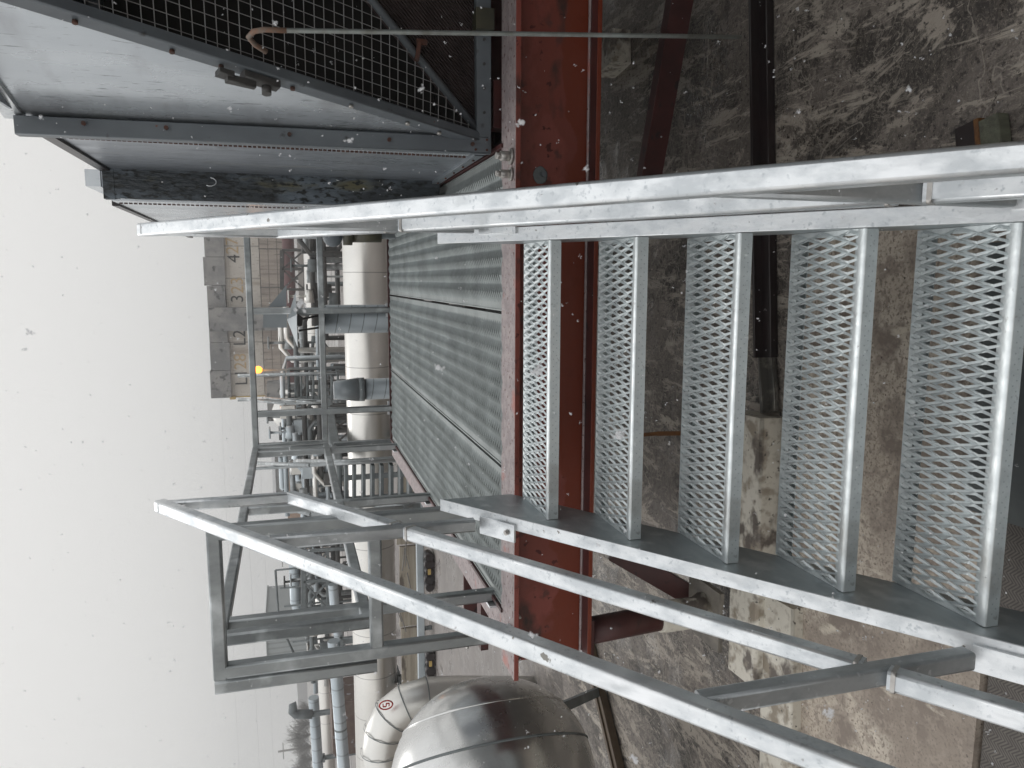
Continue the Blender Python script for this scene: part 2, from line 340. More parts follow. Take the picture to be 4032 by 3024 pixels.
# ------------------------------------------------------------------ setting
g = MB(); g.add([(-250,-60,GZ),(250,-60,GZ),(250,500,GZ),(-250,500,GZ)], [(0,1,2,3)])
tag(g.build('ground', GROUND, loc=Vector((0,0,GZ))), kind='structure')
p = MB(); p.box((-2.6,1.545,GZ+.002),(.2,2.46,GZ+.03)); tag(p.build('concrete_pad', PAD), kind='structure')
# ------------------------------------------------------------------ expanded safety grating
def grip(mb, o, ex, ey, nx, ny, px=.0243, q=.1070, a=.031, b=.0072, teeth=0, lift=.004, ez=Vector((0,0,1)), th=.009, lens=0, drop=.004):
    """rows of raised diamond openings; ex = short pitch direction, ey = long pitch direction; nx x ny half cells"""
    for j in range(ny):
        for i in range(nx):
            c = o + ex * (px * (i + .5 + (.5 if j % 2 else 0))) + ey * (q / 2 * (j + 1))
            if j % 2 and i == nx - 1: continue
            O = [c + ex*(px/2), c + ey*(q/2) - ez*drop, c - ex*(px/2), c - ey*(q/2) - ez*drop]
            I = [c + ex*b + ez*lift, c + ey*a, c - ex*b + ez*lift, c - ey*a]
            for k in range(4):
                O0, O1, I0, I1 = O[k], O[(k+1) % 4], I[k], I[(k+1) % 4]
                if teeth:
                    pts = []
                    for t in range(teeth + 1):
                        u = t / teeth; q_ = I0.lerp(I1, u); q_ = q_ + (q_ - c) * (lens * 4 * u * (1 - u)) * .5
                        pts.append(q_ + ez * (.0012 if t % 2 else 0))
                    base = len(mb.v); mb.v += [O0, O1] + pts; n_ = len(pts)
                    h = n_ // 2
                    for t in range(n_ - 1):
                        mb.f.append([base + (0 if t < h else 1), base + 3 + t, base + 2 + t][::-1]); mb.sm.append(False)
                    mb.f.append([base, base + 1, base + 2 + h]); mb.sm.append(False)
                else:
                    mb.add([O0, O1, I1, I0], [(0,1,2,3)])
                mb.add([I0, I1, I1 - ez*th, I0 - ez*th], [(0,1,2,3)])

# ------------------------------------------------------------------ staircase
XL, XR = -.776, .124
NZ0 = Vector((0, 2.2716, -.7864)); GO, RI = .2516, .1743
stair = thing('metal_staircase', 'galvanised steel stair with serrated open treads climbing from the stained floor to the red beam', 'stairs', (-.33, 1.2, GZ))
TD, NH = .280, .036
def make_tread():
    o = Vector((XL + .002, NZ0.y, NZ0.z)); Y = Vector((0,1,0)); X = Vector((1,0,0)); Z = Vector((0,0,1)); W = XR - XL - .004
    m = MB(); grip(m, o + Y*.004 - Z*.001, X, Y, 33, 5, px=W/33, q=.1030, a=.0260, b=.0066, teeth=6, th=.0018, lift=.0020, lens=.20, drop=.0035)
    for p_ in m.v: p_.y = min(p_.y, o.y + TD - .004)
    # rounded nosing, plain back strip, end strips, channel flanges
    pr = [(.040,-.006),(.024,-.0005),(.012,.0010),(.004,.0006),(.0012,-.0008),(0,-.004),(0,-NH),(.004,-NH)]
    return m, pr, o, W
def make_nosing(pr, o, W):
    m = MB(); X = Vector((1,0,0)); Y = Vector((0,1,0)); Z = Vector((0,0,1))
    base = len(m.v)
    for sx_ in (0, 1):
        for (py, pz) in pr: m.v.append(o + X*(W*sx_) + Y*py + Z*pz)
    k_ = len(pr)
    for i in range(k_-1): m.f.append([base+i, base+i+1, base+i+1+k_, base+i+k_]); m.sm.append(i < 5)
    return m
def finish_tread(m, o, W):
    X = Vector((1,0,0)); Y = Vector((0,1,0)); Z = Vector((0,0,1))
    m.add([o+Y*(TD-.03)-Z*.004, o+X*W+Y*(TD-.03)-Z*.004, o+X*W+Y*TD-Z*.001, o+Y*TD-Z*.001], [(0,1,2,3)])
    m.box((o.x, o.y+TD-.003, o.z-NH), (o.x+W, o.y+TD, o.z-.002))
    for xx in (o.x, o.x+W-.014): m.add([(xx,o.y+.01,o.z-.0045),(xx+.014,o.y+.01,o.z-.0045),(xx+.014,o.y+TD,o.z-.0045),(xx,o.y+TD,o.z-.0045)],[(0,1,2,3)])
    m.box((o.x, o.y+TD-.028, o.z-NH), (o.x+W, o.y+TD-.003, o.z-NH+.003))
    for xx in (o.x - .001, o.x + W - .003):
        m.box((xx, o.y+.004, o.z-NH), (xx+.004, o.y+TD-.004, o.z-.003))
    return m
tm_, pr_, o_, W_ = make_tread(); tr = finish_tread(tm_, o_, W_).build('tread', GALT, stair)
ns = make_nosing(pr_, o_, W_).build('nosing', GALN, tr, loc=WL[tr])
nm = MB()
for i in range(74):                                     # punched dimples along the nosing face
    x = XL + .02 + i * .0118; z = NZ0.z - (.014 if i % 2 else .024)
    nm.add([(x-.0015, NZ0.y-.0012, z-.0015),(x+.0015, NZ0.y-.0012, z-.0015),(x+.0015, NZ0.y-.0012, z+.0015),(x-.0015, NZ0.y-.0012, z+.0015)], [(0,1,2,3)])
dm = nm.build('nosing_dimples', GALD, tr, loc=WL[tr]); dm.parent = tr
for i in range(1, 6):
    t2 = tr.copy(); COL.objects.link(t2); t2.parent = stair; t2.location = (0, -GO*i, -RI*i)
    d2 = dm.copy(); COL.objects.link(d2); d2.parent = t2
    n2 = ns.copy(); COL.objects.link(n2); n2.parent = t2
    if i == 5: t2['label'] = 'lowest tread, mostly below the picture edge'
SL = RI / GO
def stringer(x, side):
    # C channel: web at x, toes point outward (side = -1 left, +1 right)
    z_at = lambda y: -.506 + SL * (y - 2.585)
    m = MB(); top = [(2.60, z_at(2.60)), (.55, z_at(.55)), (.55, z_at(.55) - .25), (2.60, z_at(2.60) - .262)]
    m.prism([(x, a, b) for a, b in top], (side * .006, 0, 0))
    d = Vector((0, 2.597 - .55, z_at(2.597) - z_at(.55))).normalized(); up = Vector((0, -d.z, d.y))
    a = Vector((x + side*.006, .55, z_at(.55))); b = Vector((x + side*.006, 2.597, z_at(2.597)))
    a2 = a - up*.205; b2 = a2 + d * 2.05
    m.bar(a2 + Vector((side*.024,0,0)), b2 + Vector((side*.024,0,0)), .048, .008, up=up, r=.002)
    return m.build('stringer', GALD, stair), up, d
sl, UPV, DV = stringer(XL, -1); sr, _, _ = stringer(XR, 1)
# bright flange caps as sub-parts so that they carry the paler zinc tone
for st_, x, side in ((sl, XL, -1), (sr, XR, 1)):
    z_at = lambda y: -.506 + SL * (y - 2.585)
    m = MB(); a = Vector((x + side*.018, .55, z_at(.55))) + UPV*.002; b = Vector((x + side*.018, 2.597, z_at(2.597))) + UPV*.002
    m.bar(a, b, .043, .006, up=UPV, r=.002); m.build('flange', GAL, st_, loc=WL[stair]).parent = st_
TS = .038
def handrail(x, side):
    zt = lambda y: .474 + SL * (y - 2.945); zm = lambda y: zt(y) - .445
    A = Vector((x, 2.945, zt(2.945))); B = Vector((x, .35, zt(.35)))
    TR = .044; m = MB(); m.bar(A, B, TR, TR, up=UPV)
    m.bar(A + Vector((0,-.019,.004)), (x, 2.926, zm(2.93)), TS, TS, up=(0,1,0))
    pa = [(2.93, 2.44), (2.40, 1.25), (1.21, .35)]
    for y0, y1 in pa: m.bar((x, y0, zm(y0)), (x, y1, zm(y1)), TR, TR*.93, up=UPV)
    h = m.build('handrail', GAL, stair)
    for yj in (2.45, 2.39, 1.26, 1.20):
        q = MB(); c = Vector((x, yj, zm(yj))); q.bar(c - DV*.004, c + DV*.005, TR*1.09, TR*1.03, up=UPV, r=.006); q.build('weld_bead', BOLT, h, loc=WL[stair])
    zs = lambda y: -.506 + SL * (y - 2.585)
    for yp in (2.42, 1.23):
        q = MB(); q.bar((x, yp, zt(yp)-.028), (x, yp, zs(yp)+.045), TS*1.08, TS*1.08, up=(0,1,0)); q.build('post', GALP, h, loc=WL[stair]).parent = h
        q = MB(); c = Vector((x + side*.006, yp - .045, zs(yp - .045))) + UPV*.010
        q.bar(c - DV*.075, c + DV*.075, .062, .009, up=UPV, r=.002); q.build('bracket', GAL, h, loc=WL[stair])
        q = MB(); c2 = c - DV*.045 + UPV*.004; q.tube([c2, c2 + UPV*.008], .010, n=6); q.tube([c2 + UPV*.006, c2+UPV*.012], .006, n=10); q.build('bolt', BOLT, h, loc=WL[stair])
    return h
handrail(-.818, -1); handrail(.168, 1)

# ------------------------------------------------------------------ platform
DZ = -.627; SG = 1.25; GP = GZ / SG      # the platform is laid out in units of 1.25 m
plat = thing('steel_platform', 'raised walkway of ridged perforated grating planks in a red steel frame', 'platform', (-.3, 3.6, GP))
YN, YF = 2.245, 4.972
seams = [(-1.043, -.588), (-.580, -.103), (-.095, .384)]
for k_, (x0, x1) in enumerate(seams):
    m = MB(); w_ = x1 - x0; ncol = 8
    q = (w_ - .012) / (ncol + 1) * 2
    o = Vector((x0 + .006, YN + .004, DZ))
    grip(m, o, Vector((0,1,0)), Vector((1,0,0)), int((YF - YN - .01) / .0243), ncol, q=q, a=q*.25, b=.0062, lift=.007, th=.006, drop=.012)
    for xx in (x0, x1 - .0065): m.box((xx, YN, DZ-.035), (xx+.005, YF, DZ-.001))
    for xx in (x0+.004, x1-.004-.030): m.add([(xx,YN,DZ-.0045),(xx+.030,YN,DZ-.0045),(xx+.030,YF,DZ-.0045),(xx,YF,DZ-.0045)],[(0,1,2,3)])
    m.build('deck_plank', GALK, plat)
m = MB()
m.box((-1.06, YN, DZ-.10), (-1.048, YF, DZ+.006)); m.box((.388, YN, DZ-.10), (.40, YF, DZ+.006)); m.box((-1.06, YF+.002, DZ-.12), (.40, YF+.012, DZ+.010))
m.build('frame_lip', REDD, plat)
m = MB(); m.box((-1.06, YF+.014, DZ-.16), (.9, YF+.09, DZ-.004)); m.build('rear_beam', PINK, plat)
m = MB(); m.bar((-1.122, 2.25, DZ-.018), (-1.122, YF+.1, DZ-.018), .115, .012, r=.003); m.build('side_flange', PINK, plat)
m = MB(); m.box((-1.128, 2.25, DZ-.24), (-1.118, YF, DZ-.025)); m.box((-1.18,2.25,DZ-.25),(-1.065,YF,DZ-.241)); m.build('side_web', REDD, plat)
m = MB()
for yy in (2.9, 3.6, 4.3): m.box((-1.045, yy, DZ-.11), (.385, yy+.05, DZ-.03))
m.build('cross_member', REDD, plat)
m = MB(); m.box((-1.40, 2.95, DZ-.10), (-1.185, 2.965, DZ-.03)); m.build('gusset', REDD, plat)
m = MB(); m.box((-1.42,2.70,DZ-.07),(-1.185,2.76,DZ-.04)); m.build('gusset', REDD, plat)
m = MB(); m.tube([(-1.38,2.70,DZ-.04),(-1.38,2.70,DZ+.015)], .010, n=8); m.tube([(-1.38,2.70,DZ+.012),(-1.38,2.70,DZ+.02)], .022, n=10); m.build('bolt', BOLT, plat)

# red main beam
beam = thing('steel_beam', 'heavy red oxide I beam running across behind the stair top, blotched with wet stains', 'beam', (0, 2.19, -.88))
m = MB(); m.box((-1.20, 2.186, -.868), (2.4, 2.198, -.639)); m.build('web', RED, beam)
m = MB(); m.bar((-1.225, 2.19, -.633), (2.4, 2.19, -.633), .148, .012, r=.002); m.build('top_flange', PINK, beam)
m = MB(); m.bar((-1.225, 2.114, -.634), (2.4, 2.114, -.634), .004, .0145, r=.001); m.build('flange_edge', RED, beam)
m = MB(); m.bar((-1.22, 2.19, -.874), (2.4, 2.19, -.874), .150, .012, r=.003); m.build('bottom_flange', REDD, beam)
m = MB(); m.bar((-1.20, 2.172, -.866), (2.4, 2.172, -.866), .012, .005, r=.002); m.build('weld_line', PINK, beam)
m = MB(); m.bar((-1.22, 2.1135, -.874), (2.4, 2.1135, -.874), .004, .0125, r=.001); m.build('lower_flange_edge', RED, beam)
for (X, Y) in ((2127, 690), (2127, 770)):
    c = at(X, Y, 'y', 2.185); m = MB(); m.ball(c, .026 if Y < 700 else .022, .0015, .022, n=18, m=8, jit=.05); m.build('paint_patch', GREYS, beam)
    m = MB(); m.tube([c + Vector((.004,-.001,-.008)), c + Vector((.004,-.010,-.008))], .0085, n=6); m.build('bolt', BLUEG, beam)
for (X, Y, r) in ((1995, 606, .019), (1990, 680, .016)):
    c = at(X, Y, 'z', -.60); c = Vector((c.x, 2.15, -.625)); m = MB()
    m.tube([c, c + Vector((0,0,.006))], r*1.2, n=16); m.tube([c + Vector((0,0,.004)), c + Vector((0,-.002,.034))], r*.75, n=6); m.tube([c+Vector((0,0,.03)), c+Vector((0,-.002,.046))], r*.5, n=10)
    m.build('large_bolt', BOLT, beam)
for x0 in (-1.045, -1.115, -1.185):
    m = MB(); m.tube([(x0, 2.184, -.66), (x0, 2.16, -.66)], .004, n=8); m.build('stud', BOLT, beam)
m = MB(); m.box((-1.24, 2.19, -.90), (-1.19, 2.20, -.86)); m.build('end_tab', BLK, beam)

# guardrails ------------------------------------------------------
def rail_loop(name, label, A, B, zt, zm, posts, zb, brk=None, ends=(1,1), matr=GALR):
    """A, B: plan points of the two ends; posts: fractions"""
    A = Vector((*A, 0)); B = Vector((*B, 0)); d = (B - A).normalized()
    root = thing(name, label, 'guardrail', (*((A+B)/2).xy, zb), 'guardrail frames round the platform')
    m = MB(); m.bar(A - d*TS/2 + Vector((0,0,zt)), B + d*TS/2 + Vector((0,0,zt)), TS, TS); m.build('top_rail', matr, root)
    m = MB(); m.bar(A + Vector((0,0,zm)), B + Vector((0,0,zm)), TS*.96, TS); m.build('mid_rail', matr, root)
    for e_, P in zip(ends, (A, B)):
        if e_:
            m = MB(); m.bar(P + Vector((0,0,zt-.004)), P + Vector((0,0,zm-.012)), TS*1.02, TS*1.02, up=d); m.build('end_bar', matr, root)
    for s_ in posts:
        P = A.lerp(B, s_); m = MB(); m.bar(P + Vector((0,0,zt-.02)), P + Vector((0,0,zb)), TS*1.04, TS*1.04, up=d); po = m.build('post', matr, root)
        m = MB()
        if brk and brk[2] > .03 and brk[3] > .03: m.box((P.x+brk[0]-brk[2]/2, P.y+brk[1]-brk[3]/2, zb-.006), (P.x+brk[0]+brk[2]/2, P.y+brk[1]+brk[3]/2, zb+.003))
        elif brk: m.box((P.x+brk[0]-abs(brk[2])/2, P.y+brk[1]-abs(brk[3])/2, zb-.05), (P.x+brk[0]+abs(brk[2])/2, P.y+brk[1]+abs(brk[3])/2, zb+.05))
        else: m.box((P.x-.03, P.y-.03, zb-.006), (P.x+.03, P.y+.03, zb+.004))
        m.build('bracket', GAL, root)
    return root
ZT, ZM = .228, -.20
rail_loop('guardrail', 'grey tube guardrail along the far edge of the walkway, in front of the white pipe', (-1.05, 4.99), (1.1, 4.99), ZT, ZM, (.097, .397, .72), DZ-.03, brk=(0,.02,.09,.008))
rail_loop('guardrail', 'grey tube guardrail down the left side of the walkway, receding to the far corner', (-1.055, 2.29), (-1.055, 4.90), ZT, ZM, (.035, .50, .955), DZ-.03, brk=(-.025,0,.008,.09))
rail_loop('guardrail', 'short square guardrail frame at the near left corner above the red beam end', (-1.085, 2.15), (-.685, 2.15), .217, -.215, (0, 1), -.62, brk=(-.01,-.012,.075,.045))
m = MB(); m.bar((-1.135, 2.165, .235), (-1.135, 2.165, -.215), TS, TS, up=(0,1,0)); e_ = m.build('rail_end_bar', GALR)
tag(e_, 'free hanging square tube welded beside the left post of the near corner frame', 'rail tube')

# ------------------------------------------------------------------ coolers (grey sheet metal housings on the right)
C = Vector((.428, 2.350, -.59)); TOPB = Vector((.425, 2.364, .66)); TOPF = Vector((.585, 1.752, .655))
cA = thing('air_cooler', 'near grey sheet metal cooler housing with wire guard mouth and bolted corner post', 'cooler', (1.4, 3.0, -.6))
m = MB(); m.prism([C, TOPB, TOPF], (.004, .001, 0)); m.build('cheek_panel', SHEET, cA)
dg = (TOPF - C); nrm = Vector((.967, .255, 0)).normalized()
m = MB(); m.bar(C - nrm*.004 + dg*.0, TOPF - nrm*.004, .042, .03, up=nrm.cross(dg).normalized().cross(dg).normalized()*-1, r=.004); diagf = m.build('diagonal_frame', BLUEG, cA)
m = MB(); m.bar((.405, 2.335, -.60), (.395, 2.345, .665), .048, .04, up=(0,1,0), r=.003); post = m.build('corner_post', BLUEG, cA)
for zz in (.50, .30, -.02, -.30, -.55):
    m = MB(); m.tube([(.405, 2.316, zz), (.405, 2.308, zz)], .006, n=8); m.build('bolt', RUST, post, loc=WL[cA])
m = MB(); m.bar(TOPB + Vector((0,0,.012)), TOPF + Vector((.01,-.04,.012)), .02, .05, r=.002); m.build('top_angle', GAL, cA)
for t in (.12, .2, .33, .45, .58, .66, .8):
    P = C + dg*t - nrm*.021; m = MB(); m.tube([P, P - nrm*.007], .006, n=8); m.build('bolt', RUST if t > .4 else BOLT, diagf, loc=WL[cA])
# left side, roof, back, underside
m = MB(); m.box((.392, 2.36, -.575), (.398, 3.10, .60)); m.build('side_panel', SHEET2, cA)
m = MB(); m.bar((.388, 2.37, -.585), (.388, 3.10, -.585), .016, .03, r=.002); m.build('bottom_angle', BLUEG, cA)
for yy in (2.45, 2.6, 2.75, 2.9, 3.05): m = MB(); m.tube([(.380, yy, -.585), (.375, yy, -.585)], .004, n=6); m.build('bolt', RUST, cA)
m = MB(); m.bar((.398, 2.36, .615), (.398, 3.12, .615), .03, .035, r=.002); m.build('roof_gasket', BLK, cA)
m = MB(); m.box((.40, 2.38, .632), (.62, 3.1, .64)); m.box((.62,1.76,.655),(2.6,6.0,.665)); m.box((.43,1.76,.66),(.62,2.4,.668)); m.build('roof', SHEET2, cA)
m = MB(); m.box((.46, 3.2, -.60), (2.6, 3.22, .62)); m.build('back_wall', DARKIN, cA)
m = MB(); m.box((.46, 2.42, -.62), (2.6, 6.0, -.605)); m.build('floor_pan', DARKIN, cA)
# piano hinge
m = MB()
for i in range(84):
    z = -.56 + i * .0135; m.box((.386, 2.448, z), (.392, 2.458, z + .0095))
m.build('hinge', RUST, cA)
m = MB(); m.box((.3895, 2.40, -.565), (.392, 2.446, .59)); m.build('hinge_leaf', SHEET, cA)
m = MB(); m.prism([(.385,2.40,.04),(.380,2.95,.06),(.380,2.99,.02),(.385,2.44,-.0)], (.003,0,0))
# latch
P = dat(445, 118, 'y', 2.0); u_ = dg.normalized()
Q = C + dg*.50 - nrm*.03
lt = MB(); lt.bar(Q - u_*.03, Q + u_*.06, .03, .02, up=nrm, r=.004); lt.bar(Q + u_*.03 - nrm*.015, Q + u_*.10 - nrm*.02, .018, .02, up=nrm, r=.004)
lt.tube([Q - nrm*.012, Q - nrm*.03], .012, n=10); lt.bar(Q + u_*.085 - nrm*.01 , Q + u_*.12 -nrm*.01, .03, .014, up=nrm)
latch = lt.build('latch', DARKS, cA)
# guard mesh: wires parallel to the diagonal frame and across it
T0 = Vector((.447, 2.344, -.578)); tdir = Vector((.30, -.19, .36)).normalized(); TE = T0 + tdir * 2.1
across = Vector((1, -.12, 0)).normalized(); u_ = dg.normalized()
import mathutils
mn = u_.cross(across).normalized()
ga = math.acos(max(-1, min(1, u_.dot(tdir)))) 
m = MB(); NW = 0
Lx = 1.3
def wire(mb, a, b, r=.0011): mb.tube([a, b], r, n=4, cap=False)
# wires across: from the diagonal edge to the tube
tp = tdir - mn * tdir.dot(mn); tp.normalize()
# solve C + u*s + across*t on the tube line T0 + tp*k  (2D in plane)
ex_ = u_; ey_ = (across - u_ * across.dot(u_)).normalized()
t2 = Vector((tp.dot(ex_), tp.dot(ey_)))
a2 = Vector((across.dot(ex_), across.dot(ey_)))
for i in range(2, 44):
    s_ = i * .028
    # intersection of (s,0)+a2*t with k*t2 -> s + a2.x t = k t2.x ; a2.y t = k t2.y
    den = a2.y * t2.x - a2.x * t2.y
    t = s_ * t2.y / den if abs(den) > 1e-6 else 1
    t = min(max(t, 0), 1.6)
    off = Vector((0,0,random.uniform(-.001,.001)))
    wire(m, C + u_*s_ + off, C + u_*s_ + across*t + off)
for i in range(1, 42):
    c_ = i * .028                                        # distance from the diagonal edge, measured across
    k_ = c_ * a2.y / t2.y; s0 = k_ * t2.x - c_ * a2.x
    if s0 < 1.36: wire(m, C + u_*s0 + across*c_ + mn*.002, C + u_*1.36 + across*c_ + mn*.002)
gm = m.build('wire_guard', WIRE, cA)
m = MB(); m.tube([T0, T0 + tp*2.0], .011, n=12); tb = m.build('guard_tube', BLUEG, cA)
K = T0 + tp*.30; m = MB(); m.bar(K - Vector((.02,.01,0)), K + Vector((.03,-.015,-.008)), .02, .012); m.bar(K + Vector((.03,-.015,0)), K + Vector((.03,-.015,-.03)), .016,.006); m.build('clip', RUST, tb, loc=WL[cA])
# finned coil between tube and bottom frame: plane through tube, leaning back
bx = Vector((1, 0, 0)); m = MB()
for i in range(78):
    s_ = i * .012
    A = Vector((.45 + s_*1.0, 2.352, -.57)); 
    kmax = 1.9 - s_ * .3
    B = A + tp * kmax
    m.bar(A + Vector((0,.012,0)), B + Vector((0,.012,0)), .0045, .02, up=(0,1,.3), r=.001, n=1)
m.build('fin_coil', FIN, cA)
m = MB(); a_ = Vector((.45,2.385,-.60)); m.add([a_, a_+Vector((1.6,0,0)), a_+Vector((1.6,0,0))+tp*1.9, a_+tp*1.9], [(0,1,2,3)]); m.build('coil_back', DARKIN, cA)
m = MB(); m.bar((.385, 2.335, -.588), (2.3, 2.335, -.588), .03, .045, up=(0,0,1), r=.002); bf = m.build('bottom_frame', BLUEG, cA)
for xx in (.50, .57, .64, .71, .78): m = MB(); m.tube([(xx, 2.32, -.588), (xx, 2.315, -.588)], .0045, n=6); m.build('bolt', DARKS, bf, loc=WL[cA])
m = MB(); m.box((.378, 2.318, -.607), (.435, 2.325, -.545)); m.build('corner_plate', BLUEG, cA)
for a_, c_ in ((.39,-.56),(.42,-.56),(.39,-.595),(.42,-.595)): m = MB(); m.tube([(a_,2.318,c_),(a_,2.313,c_)], .004, n=6); m.build('bolt', RUST, cA)

m = MB(); m.box((1.05, -3.2, -.85), (3.4, 1.60, 1.3)); m.build('unseen_shade_box', BLUEG, cA)  # added out of view to darken the rails' right-hand reflections and the floor
m = MB()
for yy in (-3.0, -1.2, .6, 1.4): m.bar((1.15, yy, -.85), (1.15, yy, GP), .1, .1, up=(0,1,0))
m.build('shade_box_leg', REDD, cA)  # added legs carrying that out-of-view shading box
cB = thing('air_cooler', 'farther cooler housing with a grimy black streaked end face, half hidden by the right handrail', 'cooler', (1.2, 4.4, -.62))
m = MB(); m.box((.288, 3.10, -.60), (.55, 3.108, .585)); m.build('end_face', DIRTY, cB)
m = MB(); m.box((.285, 3.098, .585), (.56, 3.14, .622)); m.build('cap', DIRTY, cB)
m = MB(); m.box((.280, 3.112, -.60), (.287, 5.6, .60)); m.build('side_panel', SHEET, cB)
m = MB(); m.bar((.278, 3.12, -.60), (.278, 5.6, -.60), .016, .03, r=.002); m.build('bottom_angle', BLUEG, cB)
m = MB(); m.bar((.288, 3.25, .612), (.288, 5.6, .612), .03, .028, r=.002); m.build('roof_gasket', BLK, cB)
m = MB(); m.bar((.36, 3.13, .66), (.36, 5.6, .66), .06, .05, r=.002); m.build('roof_angle', SHEET, cB)
m = MB()
for i in range(70): m.box((.2765, 3.19, -.56 + i*.0165), (.280, 3.20, -.549 + i*.0165))
m.build('hinge', RUST, cB)
m = MB(); m.box((.33, 3.12, .60), (2.5, 5.6, .63)); m.build('roof', SHEET2, cB)
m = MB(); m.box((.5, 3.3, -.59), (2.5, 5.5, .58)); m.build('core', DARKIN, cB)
m = MB(); c = Vector((.36, 3.096, .26)); 
pts = [c + Vector((.012*math.cos(t*.5)-.01*t*.1, 0, -.02*math.sin(t*.5))) for t in range(9)]
m.tube(pts, .002, n=6); m.build('loose_wire', GAL, cB)

# parts of the skid under the coolers
sk = thing('skid_frame', 'dark red skid frame and diagonal brace under the coolers behind the main beam', 'steel frame', (1.2, 3.6, GP))
m = MB(); m.box((.46, 2.33, -.74), (.60, 2.40, -.62)); m.build('corner_block', REDD, sk)
m = MB(); m.box((.42, 2.62, -.86), (3, 2.70, -.64)); m.box((.42, 4.6, -.9), (3, 4.7, -.66)); m.build('cross_beam', REDD, sk)
m = MB(); a_ = dat(1475, -40, 'y', 2.55); b__ = dat(1398, 405, 'y', 2.78); m.bar(a_, b__, .085, .05, up=(0,1,0), r=.002); m.build('diagonal_brace', REDD, sk)
m = MB(); m.box((.46, 2.40, -.80), (.5, 6, -.70)); m.build('rail', BLK, sk)
for xx, yy in ((1.5, 2.75), (1.5, 4.6), (2.8, 2.75)):
    m = MB(); m.bar((xx, yy, -.70), (xx, yy, GP), .12, .12, up=(0,1,0)); m.build('leg', REDD, sk)
m = MB(); P = dat(1083, 290, 'y', 2.9); m.prism([dat(1062,330,'y',2.9), dat(1082,325,'y',2.9), dat(1078,232,'y',2.9), dat(1068,232,'y',2.9)], (0,.1,0)); m.build('white_plate', CREAM, sk)
m = MB(); A = at(1875, 40, 'y', 2.30); m.box((A.x-.05, 2.30, A.z-.055), (A.x+.01, 2.38, A.z+.0)); o_ = m.build('timber_block', OLIVE); tag(o_, 'dark mouldy timber block wedged under the near cooler corner', 'timber block')

SG = 1.0
# hanging rod in front of everything on the right
m = MB(); a_ = dat(1600, 80, 'y', 1.75); top = dat(620, 66, 'y', 1.75)
pth = [a_, a_.lerp(top, .3), a_.lerp(top, .6), top + Vector((0,0,0)), dat(570, 64, 'y', 1.76), dat(548, 68, 'y', 1.78), dat(537, 80, 'y', 1.80), dat(550, 96, 'y', 1.82), dat(575, 112, 'y', 1.84)]
hr = MB().tube(pth[:5], .0052, n=10).build('hanging_rod', mat('zinc_rod', (.33,.36,.35), (.20,.20,.18), scale=20, rough=.5, metal=.6))
tag(hr, 'thin galvanised rod with a rusty hooked top hanging in front of the wire guard', 'rod')
MB().tube(pth[3:], .0058, n=10).build('hook', mat('rusty_rod', (.20,.10,.06), (.14,.12,.10), scale=60, rough=.8), hr)

# ------------------------------------------------------------------ floor level things near by
blk = thing('steel_channel', 'black steel channel lying across the floor behind the stair, ending on a cracked shoe', 'channel', (.4, 2.7, GZ))
a_ = dat(1643, -60, 'z', GZ+.02); b__ = dat(1654, 772, 'z', GZ+.02)
m = MB(); m.bar(a_, b__, .115, .035, r=.004); m.build('flange', BLK, blk)
m = MB(); m.bar(a_+Vector((0,0,.03)), b__+Vector((0,0,.03)), .012, .05, r=.004); m.build('web', BLK, blk)
m = MB(); c_ = dat(1662, 890, 'z', GZ+.03); m.bar(b__+Vector((.0,0,-.005)), c_, .10, .02, r=.003); m.bar(b__+Vector((0,-.01,.02)), c_+Vector((0,-.01,.02)), .010, .04); m.build('shoe', mat('scraped_shoe', (.10,.095,.085),(.25,.23,.2), scale=14, rough=.4, metal=.4, contrast=(.5,.65)), blk)
pl = MB(); pl.bar((-1.62, 2.56, GZ+.055), (-.53, 2.60, GZ+.055), .20, .11, r=.012); pl_ = pl.build('concrete_plinth', CREAM); tag(pl_, 'low cream painted concrete plinth with chipped edges beneath the stair', 'plinth')
pl = MB(); pl.bar((-1.95, 2.36, GZ+.04), (-1.22, 2.40, GZ+.04), .20, .07, r=.01); tag(pl.build('concrete_block', CREAM), 'flat off white slab block left of the stair, beside the column foot', 'concrete block')
cl = thing('steel_column', 'dark red round column standing on a cream concrete foot below the left beam end', 'column', (-1.43, 2.80, GZ+.1))
ct = Vector((-1.43, 2.76, -1.12)); cb = Vector((-1.43, 2.80, GZ+.25))
m = MB(); m.tube([ct + Vector((0,.0,.01)), cb + Vector((0,0,.10))], .055, n=24); m.build('shaft', REDD, cl)
m = MB(); m.tube([cb + Vector((0,0,.12)), cb + Vector((0,0,.10)), cb + Vector((0,0,-.06)), cb + Vector((0,0,-.10))], [.062,.068,.066,.085], n=20); m.build('collar', CREAM, cl)
m = MB(); m.bar(cb + Vector((-.13,0,-.11)), cb + Vector((.13,0,-.11)), .26, .022, r=.004); m.build('base_plate', mat('grimy_base', (.10,.09,.08), (.20,.18,.15), scale=9, rough=.7), cl)
m = MB(); m.box((ct.x-.09, ct.y-.10, ct.z), (ct.x+.09, ct.y+.10, ct.z+.012)); m.build('cap_plate', REDD, cl)
m = MB(); m.bar(dat(1325,1190,'y',3.1), dat(1490,1285,'y',2.95), .09, .06, up=(0,1,0), r=.002); o_ = m.build('diagonal_brace', REDD); tag(o_, 'dark red diagonal brace running down from the beam toward the left column foot', 'brace')
